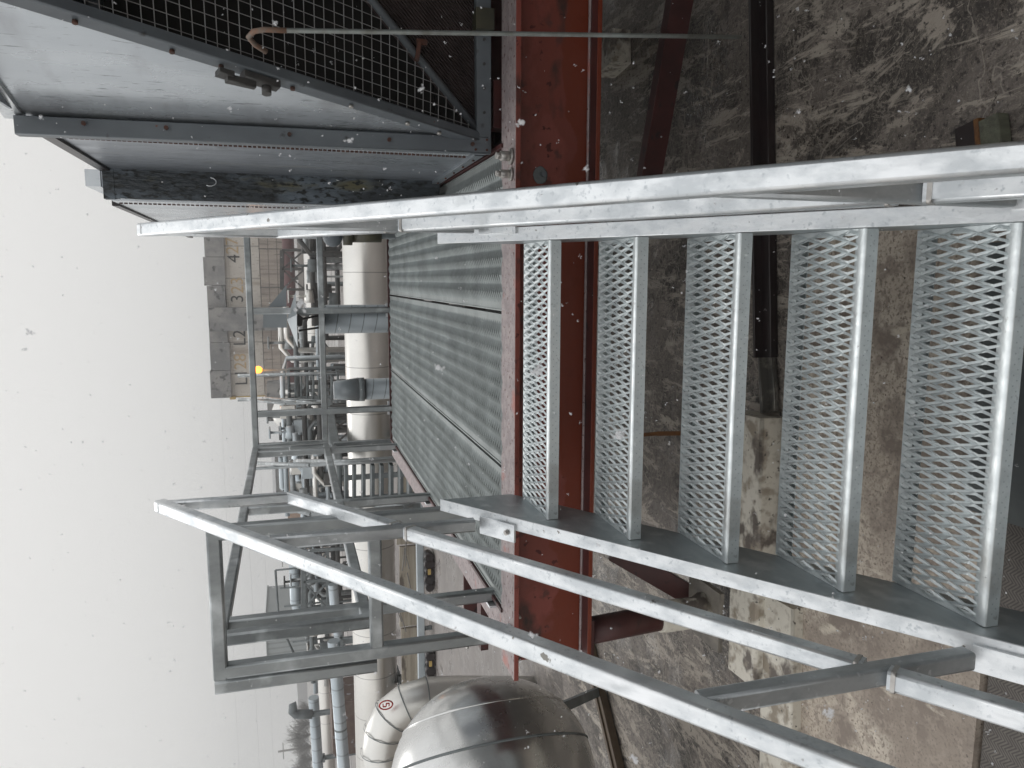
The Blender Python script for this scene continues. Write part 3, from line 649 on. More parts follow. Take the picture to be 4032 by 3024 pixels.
# diagonal brown kerb strip and strut
a_ = Vector((-2.30, 4.45, GZ)); b__ = Vector((-3.6, 3.28, GZ))
ks = MB(); ks.bar(a_+Vector((0,0,.03)), b__+Vector((0,0,.03)), .11, .05, r=.004); ks.bar(a_+Vector((0,0,.06)), b__+Vector((0,0,.06)), .02, .012)
tag(ks.build('kerb_strip', mat('rusty_brown_channel', (.075,.05,.03), (.11,.075,.045), scale=12, rough=.6)), 'rusty brown steel strip crossing the floor diagonally at the left', 'steel strip')
stt = thing('duct_strut', 'grey angle strut propping the big silver duct off the floor', 'strut', (-2.6, 4.2, GZ))
m = MB(); m.bar((-2.60, 4.22, GZ+.02), (-2.30, 3.62, -1.31), .05, .05, r=.003); m.build('angle', GREYS, stt)
m = MB(); m.box((-2.68, 4.14, GZ+.001), (-2.52, 4.32, GZ+.012)); m.build('foot_plate', GALR, stt)
# strap hanging under stair
sp = MB(); a_ = at(2480, 1716, 'y', 3.0); b__ = at(2690, 1706, 'y', 3.0)
sp.bar(a_, a_.lerp(b__, .5) + Vector((.004,0,0)), .017, .003, up=(0,1,0)); sp.bar(a_.lerp(b__, .5)+ Vector((.004,0,0)), b__, .020, .003, up=(0,1,0))
tag(sp.build('strap', STRAP), 'orange brown strap hanging behind the second gap of the stair', 'strap')
# mat, tray, timber offcut
mt = MB(); mt.bar((-1.9, .62, GZ+.008), (.0, .62, GZ+.008), 1.83, .016, r=.004); tag(mt.build('floor_mat', RUBBER), 'herringbone patterned brown grey mat at the foot of the stair', 'mat')
ty = thing('plastic_tray', 'dark grey slotted tray lying beside the mat under the lowest tread', 'tray', (-.3, 1.3, GZ))
m = MB(); m.bar((-.62, 1.42, GZ+.045), (.1, 1.42, GZ+.045), .40, .05, r=.02); m.build('body', mat('grey_plastic', (.10,.115,.115), (.07,.08,.085), scale=8, rough=.4), ty)
m = MB(); m.bar((-.56, 1.50, GZ+.072), (.05, 1.50, GZ+.072), .02, .004); m.bar((-.56, 1.35, GZ+.072), (.05, 1.35, GZ+.072), .02, .004); m.build('slot', BLK, ty)
tm = thing('timber_offcut', 'greenish timber offcut beside a black gap right of the stair foot', 'timber', (.40, 1.66, GZ))
m = MB(); m.bar((.34, 1.64, GZ+.025), (.43, 1.66, GZ+.025), .06, .04, r=.004); m.build('block', WOOD, tm)
m = MB(); m.bar((.34, 1.735, GZ+.012), (.43, 1.755, GZ+.012), .07, .02, r=.004); m.build('dark_block', BLK, tm)
m = MB(); m.bar((.335, 1.685, GZ+.02), (.435, 1.705, GZ+.02), .018, .035, r=.003); m.build('edge_board', STRAP, tm)
# white block on floor right, cracked slab bits
wb = MB(); wb.bar(at(2415, 275, 'z', GZ+.06), at(2412, 150, 'z', GZ+.06), .24, .12, r=.02); tag(wb.build('concrete_block', CREAM), 'pale block on the dark floor just below the red beam at the right', 'concrete block')

# ------------------------------------------------------------------ big silver duct at lower left
dk = thing('silver_duct', 'large shiny aluminium clad duct with a domed end and riveted seams at the lower left', 'duct', (-3.2, 3.35, GZ))
DC = at(1941, 3056, 'y', 3.42); ax_ = Vector((-.74, -.67, 0)).normalized(); DRr = .512
def ringpts(s0): return DC + ax_ * s0
prof = []
for i in range(13):
    t = math.pi/2 * i / 12; prof.append((-(.47*math.cos(t)) , DRr*math.sin(t) + .001))
m = MB(); path = [ringpts(a) for a, r in prof] + [ringpts(.0)+ax_*s for s in (.3, .6, 1.2, 2.4)]
m.tube(path, [r for a, r in prof] + [DRr]*4, n=72, cap=False); m.build('shell', ALU, dk)
for s0, rr in ((-.27, None), (-.08, None), (.34, DRr), (.95, DRr)):
    if rr is None: rr = DRr * math.sqrt(1 - (s0/.47)**2)
    m = MB(); n_ = 72; m.tube([ringpts(s0-.006), ringpts(s0-.003), ringpts(s0+.003), ringpts(s0+.006)], [rr-.002 if s0 < 0 else rr+.001, rr+.005, rr+.006, rr+.004], n=n_, cap=False); m.build('seam_band', GREYS if s0 > -.2 else ALU, dk)
# second white elbow behind
el = thing('white_pipe_elbow', 'white clad gored pipe elbow with a red painted mark behind the silver duct', 'pipe', (-4.4, 5.6, GZ))
E0 = at(1470, 3150, 'y', 5.6); 
pth = [E0 + Vector((-1.2,0,-.08)), at(1520, 3040, 'y', 5.6), at(1505, 2950, 'y', 5.6), at(1515, 2880, 'y', 5.6), at(1545, 2820, 'y', 5.6), at(1600, 2775, 'y', 5.6), at(1680, 2750, 'y', 5.6), at(1800, 2745, 'y', 5.6), at(2100, 2745, 'y', 5.6)]
m = MB(); m.tube(pth, .165, n=10); elb = m.build('cladding', WHITEP, el)
for i in range(2, 7):
    d = (pth[i+1]-pth[i-1]).normalized(); m = MB(); m.tube([pth[i]-d*.004, pth[i]+d*.004], .170, n=20, cap=False); m.build('seam_band', GREYS, el)
c = at(1520, 2776, 'y', 5.42); m = MB(); pts = [c + Vector((.035*math.cos(t), 0, .05*math.sin(t))) for t in [2*math.pi*k/16 for k in range(17)]]
m.tube(pts, .006, n=6); m.bar(c+Vector((-.012,0,.022)), c+Vector((.012,0,.022)), .008,.008); m.bar(c+Vector((-.012,0,.022)), c+Vector((-.012,0,.0)), .008,.008, up=(0,1,0)); m.bar(c+Vector((-.012,0,0)), c+Vector((.012,0,-.003)), .008,.008); m.bar(c+Vector((.012,0,0)), c+Vector((.010,0,-.024)), .008,.008, up=(0,1,0)); m.bar(c+Vector((.010,0,-.024)), c+Vector((-.012,0,-.022)), .008,.008)
m.build('red_mark', REDM, el)

# ------------------------------------------------------------------ long pipes in the background
WP1 = mat('pale_pipe_near', (.76,.74,.70), (.68,.665,.63), scale=1.5, rough=.28, rough2=.38, metal=.9, bump=.03, bscale=3); stripes(WP1, 'X', .72, .012, (.32,.31,.30), .8)
def hpipe(name, label, y, z, r, x0, x1, M, group=None, y2=None, z2=None, sup=6, n=28, bands=False):
    root = thing(name, label, 'pipe', ((x0+x1)/2, y, GZ), group)
    A = Vector((x0, y if y2 is None else y2, z if z2 is None else z2)); B = Vector((x1, y, z))
    m = MB(); m.tube([A, A.lerp(B,.5), B], r, n=n); m.build('pipe_run', M, root)
    L_ = (B-A).length; k = 0; s = 1.0
    while s < L_ and k < 12:
        P = A.lerp(B, s / L_); m = MB(); m.bar((P.x, P.y, GZ), (P.x, P.y, P.z - r*.9), .1, .1, up=(0,1,0)); m.bar((P.x, P.y - r, P.z - r - .03), (P.x, P.y + r, P.z - r - .03), .1, .06)
        m.build('support', GREYS, root); s += sup; k += 1
    if bands:
        for q in range(int(L_ / bands)):
            P = A.lerp(B, (q + .5) * bands / L_); d = (B-A).normalized(); m = MB(); m.tube([P - d*.02, P + d*.02], r*1.03, n=20, cap=False); m.build('band', RUST if q % 3 == 0 else GREYS, root)
    return root
hpipe('insulated_pipe', 'fat pale aluminium clad pipe running right across just beyond the walkway', 12.0, -1.17, .355, -16, 9, WP1, sup=4.2)
WP2 = mat('pale_pipe_far', (.74,.72,.68), (.68,.66,.63), scale=1, rough=.32, metal=.9); stripes(WP2, 'X', 1.1, .02, (.36,.35,.34), .7)
hpipe('insulated_pipe', 'pale pipe farther back, parallel to the fat one and seen above it', 25.0, -.76, .25, -30, 9, WP2, sup=7)
WP3 = mat('blue_pipe_cladding', (.50,.55,.58), (.44,.49,.52), scale=2, rough=.38, metal=.7); stripes(WP3, 'X', .35, .03, (.28,.31,.33), .8)
hpipe('insulated_pipe', 'pale blue clad pipe at the left, upper of the two blue ones', 20.0, -.28, .14, -24, -11.2, WP3, sup=5, z2=-.62)
hpipe('insulated_pipe', 'pale blue clad pipe at the left with rusty bands, lower of the two blue ones', 14.5, -.62, .12, -16, -7.0, WP3, sup=4, z2=-1.02, bands=1.3)
# ------------------------------------------------------------------ vertical ducts behind the walkway
SPD = mat('spiral_duct', (.27,.30,.315), (.23,.255,.27), scale=3, rough=.42, metal=.5); stripes(SPD, 'Z', .105, .006, (.07,.08,.085), .9, diag=('X', .16))
dy = 6.4
A_ = thing('exhaust_duct', 'tall spiral seamed grey duct with flared weather plates behind the far guardrail', 'duct', (-.37, dy, GZ))
cx = at(1400, 1256, 'y', dy); rad = (at(1400, 1200, 'y', dy) - at(1400, 1312, 'y', dy)).length / 2
m = MB(); m.tube([(cx.x, dy, GZ), (cx.x, dy, at(1268,1256,'y',dy).z)], rad, n=32); m.build('shaft', SPD, A_)
zt_ = at(1268,1256,'y',dy).z
m = MB()
for (Y0, Y1, X1) in ((1288, 1302, 1176), (1240, 1258, 1180), (1218, 1226, 1185)):
    m.bar(at(1268, Y0, 'y', dy-.05), at(X1, Y1, 'y', dy-.08), .016, .016, up=(0,1,0))
m.build('cap_leg', BLK, A_)
def slab(pts, y, t=.02): return MB().prism([at(a, b, 'y', y) for a, b in pts], (0, t, 0))
slab([(1055,1210),(1128,1122),(1128,1208)], dy+.05).build('weather_plate', SPIRAL, A_)
slab([(1036,1290),(1036,1214),(1130,1214),(1130,1290)], dy+.02).build('back_plate', SPIRAL, A_)
m = MB(); ap = at(1130, 1258, 'y', dy-.15); pts = [at(1172,1368,'y',dy-.25), at(1168,1240,'y',dy-.35), at(1164,1148,'y',dy-.1), at(1168,1250,'y',dy+.25)]
m.add([ap]+pts, [(0,1,2),(0,2,3),(0,3,4),(0,4,1),(4,3,2,1)]); m.build('cap_pyramid', SPIRAL, A_)
slab([(1170,1290),(1170,1232),(1193,1250),(1190,1282)], dy-.1).build('throat', BLK, A_)
B_ = thing('exhaust_duct', 'short grey duct with a tapered conical top behind the far guardrail', 'duct', (-1.35, dy, GZ))
cx = at(1450, 1532, 'y', dy); r2 = (at(1450, 1490, 'y', dy) - at(1450, 1576, 'y', dy)).length / 2
m = MB(); m.tube([(cx.x, dy, GZ), (cx.x, dy, at(1438,1532,'y',dy).z)], r2*.96, n=32); m.build('shaft', SPD, B_)
z0, z1, z2 = at(1434,1532,'y',dy).z, at(1412,1532,'y',dy).z, at(1314,1532,'y',dy).z
m = MB(); m.tube([(cx.x,dy,z0),(cx.x,dy,z1)], r2*1.07, n=32); m.build('collar', GREYS, B_)
m = MB(); m.tube([(cx.x,dy,z1),(cx.x,dy,z2)], [r2*1.07, r2*.80], n=32); m.build('cone', SPIRAL, B_)
# olive valve and cream pipe stub at the right of far rail
vv = thing('olive_valve', 'olive painted valve body poking out behind the right handrail', 'valve', (.52, 5.8, GZ))
m = MB(); m.tube([at(1500,925,'y',5.8), at(1385,925,'y',5.8)], [.055,.055], n=16); m.build('body', OLIVE, vv)
m = MB(); m.tube([at(1385,925,'y',5.8), at(1350,925,'y',5.8)], .075, n=16); m.build('flange', OLIVE, vv)
m = MB(); m.ball(at(1310,935,'y',5.8), .07, .07, .07, n=14, m=8); m.build('handwheel', BLUEG, vv)
m = MB(); m.bar(at(1330,925,'y',5.8), (at(1500,925,'y',5.8).x, 5.8, GZ), .05, .05, up=(0,1,0)); m.build('stem', GREYS, vv)

# ------------------------------------------------------------------ steel stair towers in the background
def back_stair(label, y0, Xs, Ya, Yb, rail_top, step_y=.26, M=GREYS, xx=0):
    X0 = Xs[0]; root = thing('access_stair', label, 'stairs', (at(Xs[-1], (Ya+Yb)/2, 'y', y0).x, y0, GZ), 'access stairs beyond the walkway')
    for i, X in enumerate(Xs):
        y = y0 - i * step_y
        a = at(X, Ya, 'y', y); b = at(X, Yb, 'y', y); m = MB(); m.bar(a, b, .2, .035, r=.003); m.build('tread', M, root)
    for Y in (Ya, Yb):
        a = at(Xs[0]-8, Y, 'y', y0+.1); b = at(Xs[-1]+12, Y + (Y - (Ya+Yb)/2)*.25, 'y', y0 - step_y*len(Xs)); m = MB(); m.bar(a, b, .05, .18, r=.004); m.build('stringer', M, root)
        for dz in (1.0, .5):
            m = MB(); m.tube([a + Vector((0,.3,dz)), b + Vector((0,0,dz))], .022, n=8); m.build('handrail', GALR, root)
        for s_ in (0, .33, .66, 1):
            P = a.lerp(b, s_); m = MB(); m.tube([P, P + Vector((0,0,1.0))], .02, n=8); m.build('rail_post', GALR, root)
    zt = at(Xs[0], Ya, 'y', y0).z; a = at(Xs[0], Ya, 'y', y0); b = at(Xs[0], Yb, 'y', y0)
    m = MB(); m.box((min(a.x,b.x), y0, zt-.03), (max(a.x,b.x), y0+1.2, zt+.03)); m.build('landing', M, root)
    for P in (a, b):
        for yy in (y0+.05, y0+1.15): m = MB(); m.bar((P.x, yy, GZ), (P.x, yy, zt), .07, .07, up=(0,1,0)); m.build('leg', M, root)
    return root
back_stair('grey steel stair tower below the glowing orange lamp, seen head on', 17, [1136,1163,1186,1210,1234,1258,1282,1306,1330], 1477, 1570, 0)
back_stair('grey steel stair seen through the left guardrail in front of the fat pale pipe', 9.5, [1335,1362,1394,1431,1466,1501,1539,1577,1612], 1825, 1975, 0, step_y=.22)
lp = thing('sodium_lamp', 'glowing orange lamp on a thin pole above the stair tower', 'lamp', (at(1016,1456,'y',18).x, 18, GZ))
c = at(1016, 1456, 'y', 18)
m = MB(); m.ball(c, .085, .085, .095, n=16, m=10); m.build('bulb', LAMP, lp)
m = MB(); m.tube([c + Vector((-.02,.02,-.08)), (c.x-.02, 18.02, GZ)], .03, n=8); m.build('pole', GREYS, lp)
m = MB(); m.tube([c + Vector((0,0,.07)), c + Vector((0,0,.13))], [.09,.03], n=12); m.build('hood', DARKS, lp)
ld = bpy.data.lights.new('sodium_light', 'POINT'); ld.energy = 5; ld.color = (1,.45,.12); ld.shadow_soft_size = .1
lo = bpy.data.objects.new('sodium_light', ld); COL.objects.link(lo); lo.location = c + Vector((0,-.2,0)); lo.parent = lp; lo.location = c + Vector((0,-.2,0)) - WL[lp]

# pipe rack / trestle with braces near far left of walkway
def trestle(label, y, X0, X1, Ys, M=DARKS, h=.05):
    root = thing('pipe_trestle', label, 'trestle', (at(X1, (Ys[0]+Ys[-1])/2, 'y', y).x, y, GZ), 'steel trestles beyond the walkway')
    P = [(at(X0, Y, 'y', y), at(X1, Y, 'y', y)) for Y in Ys]
    for a, b in P: m = MB(); m.bar(a, (b.x, y, GZ), h, h, up=(0,1,0)); m.build('leg', M, root)
    m = MB(); m.bar(P[0][0], P[-1][0], h, h*1.6); m.build('cap_beam', M, root)
    m = MB(); m.bar(P[0][1], P[-1][1], h*.8, h); m.build('lower_beam', M, root)
    for i in range(len(P)-1):
        m = MB(); m.bar(P[i][0], P[i+1][1], h*.6, h*.6); m.bar(P[i][1], P[i+1][0], h*.6, h*.6); m.build('cross_brace', M, root)
    return root
trestle('dark braced trestle tangle left of the conical duct', 13.2, 1300, 1375, (1600, 1650, 1700, 1765))
trestle('grey braced frame beneath the farther pale pipe', 22, 1165, 1230, (1630, 1700, 1790, 1880), GREYS, .09)
trestle('grey braced frame at the left under the blue pipes', 17, 1195, 1290, (2170, 2290, 2400), GREYS, .07)
trestle('dark trestle behind the olive valve', 30, 1110, 1200, (985, 1060, 1140), DARKS, .1)
random.seed(31)
CM = [GREYS, DARKS, BLUEP, WHITEP, GALR]
NMS = ['valve_body', 'pipe_stub', 'junction_box', 'pipe_riser']
def clutter(label, X0, X1, Y0, Y1, y, n):
    root = thing('valve_cluster', label, 'pipework', (at(X1, (Y0+Y1)/2, 'y', y).x, y, GZ), 'clusters of valves and small pipes in the yard')
    for i in range(n):
        yy = y + random.uniform(-.8, .8); X = random.uniform(X0, X1); Y = random.uniform(Y0, Y1); c = at(X, Y, 'y', yy); k_ = i % 4; m = MB(); sz = yy * .004
        if k_ == 0:
            m.tube([c + Vector((-sz*2,0,0)), c + Vector((sz*2,0,0))], [sz*1.6, sz*1.2], n=12); m.tube([c, c + Vector((0,0,sz*6))], sz*.4, n=8); m.tube([c + Vector((0,0,sz*6)), c + Vector((0,0,sz*6.5))], sz*2, n=12)
        elif k_ == 1:
            L_ = sz * random.uniform(8, 26); m.tube([c + Vector((-L_,0,0)), c + Vector((L_*.8,0,0)), c + Vector((L_,0,-sz*1.5)), c + Vector((L_, 0, GZ - c.z if c.z > GZ else -.1))], sz*.8, n=10)
        elif k_ == 2: m.bar(c + Vector((-sz*2,0,0)), c + Vector((sz*2,0,0)), sz*3, sz*5); m.bar(c, (c.x, yy, GZ), sz*.6, sz*.6, up=(0,1,0))
        else: m.tube([(c.x, yy, GZ), (c.x, yy, c.z), (c.x + sz*4, yy, c.z + sz*3), (c.x + sz*14, yy, c.z + sz*3)], sz*.9, n=10)
        m.build(NMS[k_], CM[random.randrange(len(CM))], root)
clutter('tangle of small valves and pipes right of the stair tower, above the fat pale pipe', 1215, 1330, 960, 1180, 17, 14)
clutter('dark valves and pipes between the tall spiral duct and the stair tower', 1130, 1330, 1330, 1480, 20, 18)
clutter('mixed pipes and valves left of the stair tower under the far guardrail', 1120, 1330, 1590, 1790, 18, 26)
clutter('valves and risers seen through the left guardrail', 1130, 1330, 1830, 2000, 18, 22)
clutter('small pipes and boxes seen between the left handrail and the near corner frame', 1180, 1350, 2110, 2300, 18, 18)
clutter('pipes and boxes at the left beside the gooseneck vent', 1220, 1350, 2330, 2620, 19, 20)
# walkway box girder
m = MB(); m.bar(at(1290,1600,'y',13.6), at(1330,1850,'y',11), .28, .16); tag(m.build('cable_tray', GREYS), 'grey covered cable tray sloping away behind the left guardrail corner', 'cable tray')

# zigzag pale blue pipes
def bent(label, pts, y, r, M=WP3, cage=False):
    root = thing('bent_pipe', label, 'pipe', (at(*pts[-1], 'y', y).x, y, GZ), 'bent blue pipes')
    P = [at(a, b, 'y', y) for a, b in pts]; m = MB(); m.tube(P, r, n=16); m.build('pipe_run', M, root)
    if cage:
        a, b = P[0] + Vector((0,-.4,.45)), P[-1] + Vector((0,-.4,.4))
        m = MB(); m.tube([a, P[len(P)//2] + Vector((0,-.4,.5)), b], .03, n=6); m.build('rail', GREYS, root)
        for s_ in range(6):
            q = a.lerp(b, s_/5); m = MB(); m.tube([q, q + Vector((0,0,-1.0))], .025, n=6); m.build('rail_post', GREYS, root)
    return root
bent('pale blue pipe stepping down in an elbow, seen through the left guardrail', [(1168,1600),(1170,1830),(1180,1880),(1215,1920),(1245,1950)], 19, .13)
bent('pale blue pipe with elbow inside a railed platform, left of the near corner frame', [(1160,2215),(1165,2370),(1180,2410),(1225,2480),(1232,2560)], 19, .14, cage=True)
bent('pale blue pipe rising behind the lower blue one at the left', [(1310,2300),(1325,2460),(1345,2560)], 16, .10)
gn = thing('gooseneck_vent', 'grey gooseneck vent standing above the left blue pipe', 'vent', (at(1240,2815,'y',19.5).x, 19.5, GZ))
P = [at(a, b, 'y', 19.5) for a, b in ((1230,2812),(1190,2812),(1165,2812),(1152,2800),(1152,2785),(1168,2780))]
m = MB(); m.tube(P, .12, n=12); m.build('pipe', GREYS, gn); m = MB(); m.bar(P[0], (P[0].x, 19.5, GZ), .12, .12, up=(0,1,0)); m.build('stem', GREYS, gn)

# low yard row at the left: steel beam with black rollers, tan panels
yb = thing('steel_rail_beam', 'blue grey steel beam on posts at the far edge of the paved floor', 'beam', (-5, 10.4, GZ))
m = MB(); m.bar((-9.5, 10.4, -1.675), (-2.2, 10.4, -1.675), .09, .10, r=.006); m.build('beam', BLUEP, yb)
for i in range(9): m = MB(); x_ = -9.3 + i*.85; m.box((x_, 10.42, GZ), (x_+.05, 10.47, -1.63)); m.build('post', GREYS, yb)
for i, (Y_, lb) in enumerate(((1960,'near the stair'),(2240,'mid way'),(2600,'left of the corner frame'))):
    c = at(1684, Y_, 'y', 10.2); r_ = thing('roller_unit', 'black roller unit with yellow fleck on the floor edge, ' + ('behind the walkway corner', 'right of the near corner frame', 'left of the near corner frame')[i], 'roller', (c.x, 10.2, GZ), 'black roller units at the floor edge')
    for k_ in range(5): m = MB(); m.tube([(c.x-.25+k_*.11, 10.12, GZ+.07), (c.x-.25+k_*.11, 10.3, GZ+.07)], .06+.01*(k_%2), n=12); m.build('roller', BLK, r_)
    m = MB(); m.box((c.x-.05, 10.10, GZ+.06), (c.x+.03, 10.118, GZ+.10)); m.build('tag_plate', YEL, r_)
for i in range(7):
    x0_ = -10.6 + i*1.32; m = MB(); m.prism([(x0_, 11.2, GZ), (x0_+1.28, 11.2, GZ), (x0_+1.28, 11.2, -1.50), (x0_, 11.2, -1.50+.02*(i%3))], (0,.06,0))
    if i == 0: first = m
    o_ = m.build('yard_panel', TANP); tag(o_, ('leftmost tan board panel of the row beneath the fat pale pipe','second tan board panel from the left under the fat pale pipe','third tan board panel from the left under the fat pale pipe','middle tan board panel of the row under the fat pale pipe','fifth tan board panel from the left under the fat pale pipe','sixth tan board panel from the left under the fat pale pipe','rightmost tan board panel of the row beneath the fat pale pipe')[i], 'panel', 'tan board panels under the pipe')
    random.seed(i)
# dropped branches / debris
db = MB()
for i in range(26):
    x_ = random.uniform(-9.5,-3); z_ = GZ + random.uniform(.05,.4); db.tube([(x_, 11.0, z_), (x_+random.uniform(.1,.6), 11.02, z_+random.uniform(-.12,.15))], .008, n=4)
tag(db.build('brushwood', TREE), 'thin dry brush caught against the tan boards', 'brushwood', kind='stuff')

# ------------------------------------------------------------------ old cooling tower
ct_ = thing('cooling_tower', 'old weathered cream cooling tower with dark parapet and hand painted numbers', 'cooling tower', (0, 60, GZ))
def wall(name, X0, X1, Y0, Y1, y, M, t=.4, slope=True):
    """upright rectangle: X0 top, X1 bottom, Y0 right, Y1 left"""
    a = at(X0, Y0, 'y', y); b = at(X0, Y1, 'y', y); c = at(X1, Y1, 'y', y)
    z1 = (a.z + b.z)/2; z0 = c.z
    return MB().box((b.x, y, z0), (a.x, y+t, z1)).build(name, M, ct_)
TY = 60
ztop, zcr, zl0, zl1, zb0 = 5.62, 4.35, 2.15, 1.95, .15
xl_, xr_ = at(850,1565,'y',TY).x, 14
CW = CREAMW; stripes(CW, 'X', 2.35, .10, (.17,.15,.13), .6); stripes(CW, 'Z', 1.18, .04, (.28,.25,.22), .5)
BD = BOARD; stripes(BD, 'Z', .62, .07, (.09,.075,.065), .7)
MB().box((xl_, TY, 1.95), (xr_, TY+9, zcr)).build('cream_wall', CW, ct_)
MB().box((xl_-.1, TY-.5, .12), (xr_, TY+9, 1.9)).build('louvre_boards', BD, ct_)
nb_ = 11; xx = xl_ - .05
for i in range(nb_):
    w_ = (xr_ - xl_) / nb_; x0_ = xl_ + i*w_; hgt = ztop + random.uniform(-.12,.12) + i*.015
    MB().box((x0_, TY-.35-random.uniform(0,.1), zcr + random.uniform(-.1,.05)), (x0_+w_*.985, TY+9, hgt)).build('parapet_panel', PARA, ct_)
MB().box((-3.75, TY-1.0, -.2), (-2.05, TY+2, 5.5)).build('stair_enclosure', PARA, ct_)
for xw in (-7.2,-4.7,-.6,2.2,4.8,7.6): MB().bar((xw, TY-.62, .1), (xw, TY-.62, 1.95), .06, .06, up=(0,1,0)).build('batten', DARKS, ct_)
for xw in [xl_ + .4 + i*2.1 for i in range(11)]: MB().bar((xw, TY-.2, GZ), (xw, TY-.2, .15), .25, .25, up=(0,1,0)).build('leg', DARKS, ct_)
MB().box((xl_-.12, TY-.55, zcr-.35), (xl_+.05, TY+.1, zcr+.05)).build('corner_clamp', YEL, ct_)
MB().box((xl_-.06, TY-.03, 1.9), (xl_+.03, TY+.02, zcr-.3)).build('corner_strip', YEL, ct_)
def digits(txt, X, Y, M, size=1.0, y=TY-.03):
    c = at(X, Y, 'y', y); cu = bpy.data.curves.new('painted_number', 'FONT'); cu.body = txt; cu.size = size; cu.align_x = 'CENTER'; cu.align_y = 'CENTER'; cu.extrude = .01
    cu.offset = -.004
    tmp = bpy.data.objects.new('tmp', cu); COL.objects.link(tmp); dg_ = bpy.context.evaluated_depsgraph_get(); me = bpy.data.meshes.new_from_object(tmp.evaluated_get(dg_))
    bpy.data.objects.remove(tmp); o = bpy.data.objects.new('painted_number', me); COL.objects.link(o); me.materials.clear(); me.materials.append(M)
    o.parent = ct_; o.location = c - WL[ct_]; o.rotation_euler = (math.pi/2, 0, 0); return o
for txt, X, Y, M in (('L1', 952, 1486, INK), ('28', 948, 1424, INKF), ('L2', 945, 1330, INK), ('3', 936, 1176, INK), ('23', 936, 1124, INKF), ('4', 922, 1018, INK), ('27', 916, 968, INKF)):
    digits(txt, X, Y, M, size=1.25)
mp_ = thing('maroon_pipe', 'maroon header pipe running in front of the open base of the cooling tower', 'pipe', (0, 55, GZ))
a_ = at(1120, 1505, 'y', 50); b__ = at(1112, 930, 'y', 50)
m = MB(); m.tube([(a_.x, 50, -.12), (b__.x+4, 50, -.12)], .36, n=16); m.build('pipe_run', MAROON, mp_)
for i in range(7): x_ = a_.x + .6 + i*2.2; m = MB(); m.bar((x_, 50, GZ), (x_, 50, -.4), .2, .2, up=(0,1,0)); m.build('support', DARKS, mp_)
bw = MB(); bw.box((a_.x-4, 47, GZ), (b__.x+5, 47.3, -.62)); tag(bw.build('low_wall', mat('pale_grey_wall', (.30,.28,.26), (.24,.22,.21), scale=.5, rough=.9)), 'pale grey low wall in front of the maroon header pipe', 'wall')

# grey drum left of tower, white tanks, buildings, fence
dr = thing('grey_tank', 'dark grey ribbed tank just left of the cooling tower base', 'tank', (at(1080,1590,'y',45).x, 45, GZ))
c = at(1070, 1590, 'y', 45); m = MB(); m.box((c.x-1.0, 45, .15), (c.x+1.1, 47, 1.35)); m.build('body', PARA, dr)
m = MB(); m.box((c.x-.9, 45.2, GZ), (c.x+.9, 46.5, .14)); m.build('base', GREYS, dr)
wt = thing('white_tank', 'small white tank with domed top beyond the stair tower', 'tank', (at(1120,1640,'y',38).x, 38, GZ))
c = at(1112, 1625, 'y', 38); m = MB(); m.tube([(c.x,38,GZ),(c.x,38,c.z),(c.x,38,c.z+.35),(c.x,38,c.z+.5)], [.8,.8,.5,.1], n=24); m.build('shell', WHITEP, wt)
m = MB(); m.tube([(c.x+1.0,38,GZ),(c.x+1.0,38,c.z+.1)], .12, n=10); m.build('riser', WHITEP, wt)
bl = thing('long_grey_building', 'long low grey building on the horizon seen between the guardrail posts', 'building', (at(1130,1880,'y',90).x, 90, GZ))
a_ = at(1088, 1945, 'y', 90); b__ = at(1088, 1800, 'y', 90); m = MB(); m.box((a_.x, 90, GZ), (b__.x, 98, a_.z)); m.build('wall', stripes(mat('grey_cladding', (.20,.205,.205), (.17,.175,.175), scale=.4, rough=.8), 'X', .8, .15, (.13,.13,.13), .7), bl)
m = MB(); m.box((a_.x-.2, 89.8, a_.z), (b__.x+.2, 98.2, a_.z+.35)); m.build('roof', ROOFS, bl)
bl = thing('corrugated_building', 'tall corrugated grey shed on the horizon left of the near corner frame', 'building', (at(1130,2550,'y',70).x, 70, GZ))
a_ = at(1056, 2590, 'y', 70); b__ = at(1056, 2440, 'y', 70); m = MB(); m.box((a_.x, 70, GZ), (b__.x, 78, a_.z)); m.build('wall', stripes(mat('shed_cladding', (.30,.325,.33), (.26,.285,.29), scale=.4, rough=.7), 'X', .5, .16, (.18,.2,.2), .8), bl)
m = MB(); m.box((a_.x-.1, 69.9, a_.z), (b__.x+.1, 78.1, a_.z+.12)); m.build('roof', GREYS, bl)
ob = MB(); a_ = at(1150,2260,'y',75); b__ = at(1150,1850,'y',75); ob.box((a_.x, 75, GZ), (b__.x, 76, a_.z+.2)); tag(ob.build('brick_wall', ORANGEB), 'low orange brown wall on the horizon behind the left guardrail', 'wall')
bn = thing('brown_bin', 'dull brown slatted bin behind the blue pipes at the far left', 'bin', (at(1330,2880,'y',16).x, 16, GZ))
a_ = at(1312, 2980, 'y', 16.5); b__ = at(1312, 2770, 'y', 16.5); m = MB(); m.box((a_.x, 16.5, GZ+.1), (b__.x, 17.6, a_.z)); m.build('body', mat('brown_bin_paint', (.11,.075,.065), (.16,.12,.10), scale=6, rough=.8, spots=[(7,.62,.66,(.3,.3,.32))]), bn)
m = MB(); m.box((a_.x+.1, 16.48, a_.z-.3), (a_.x+.26, 16.498, a_.z-.12)); m.build('notice', ROOFS, bn)
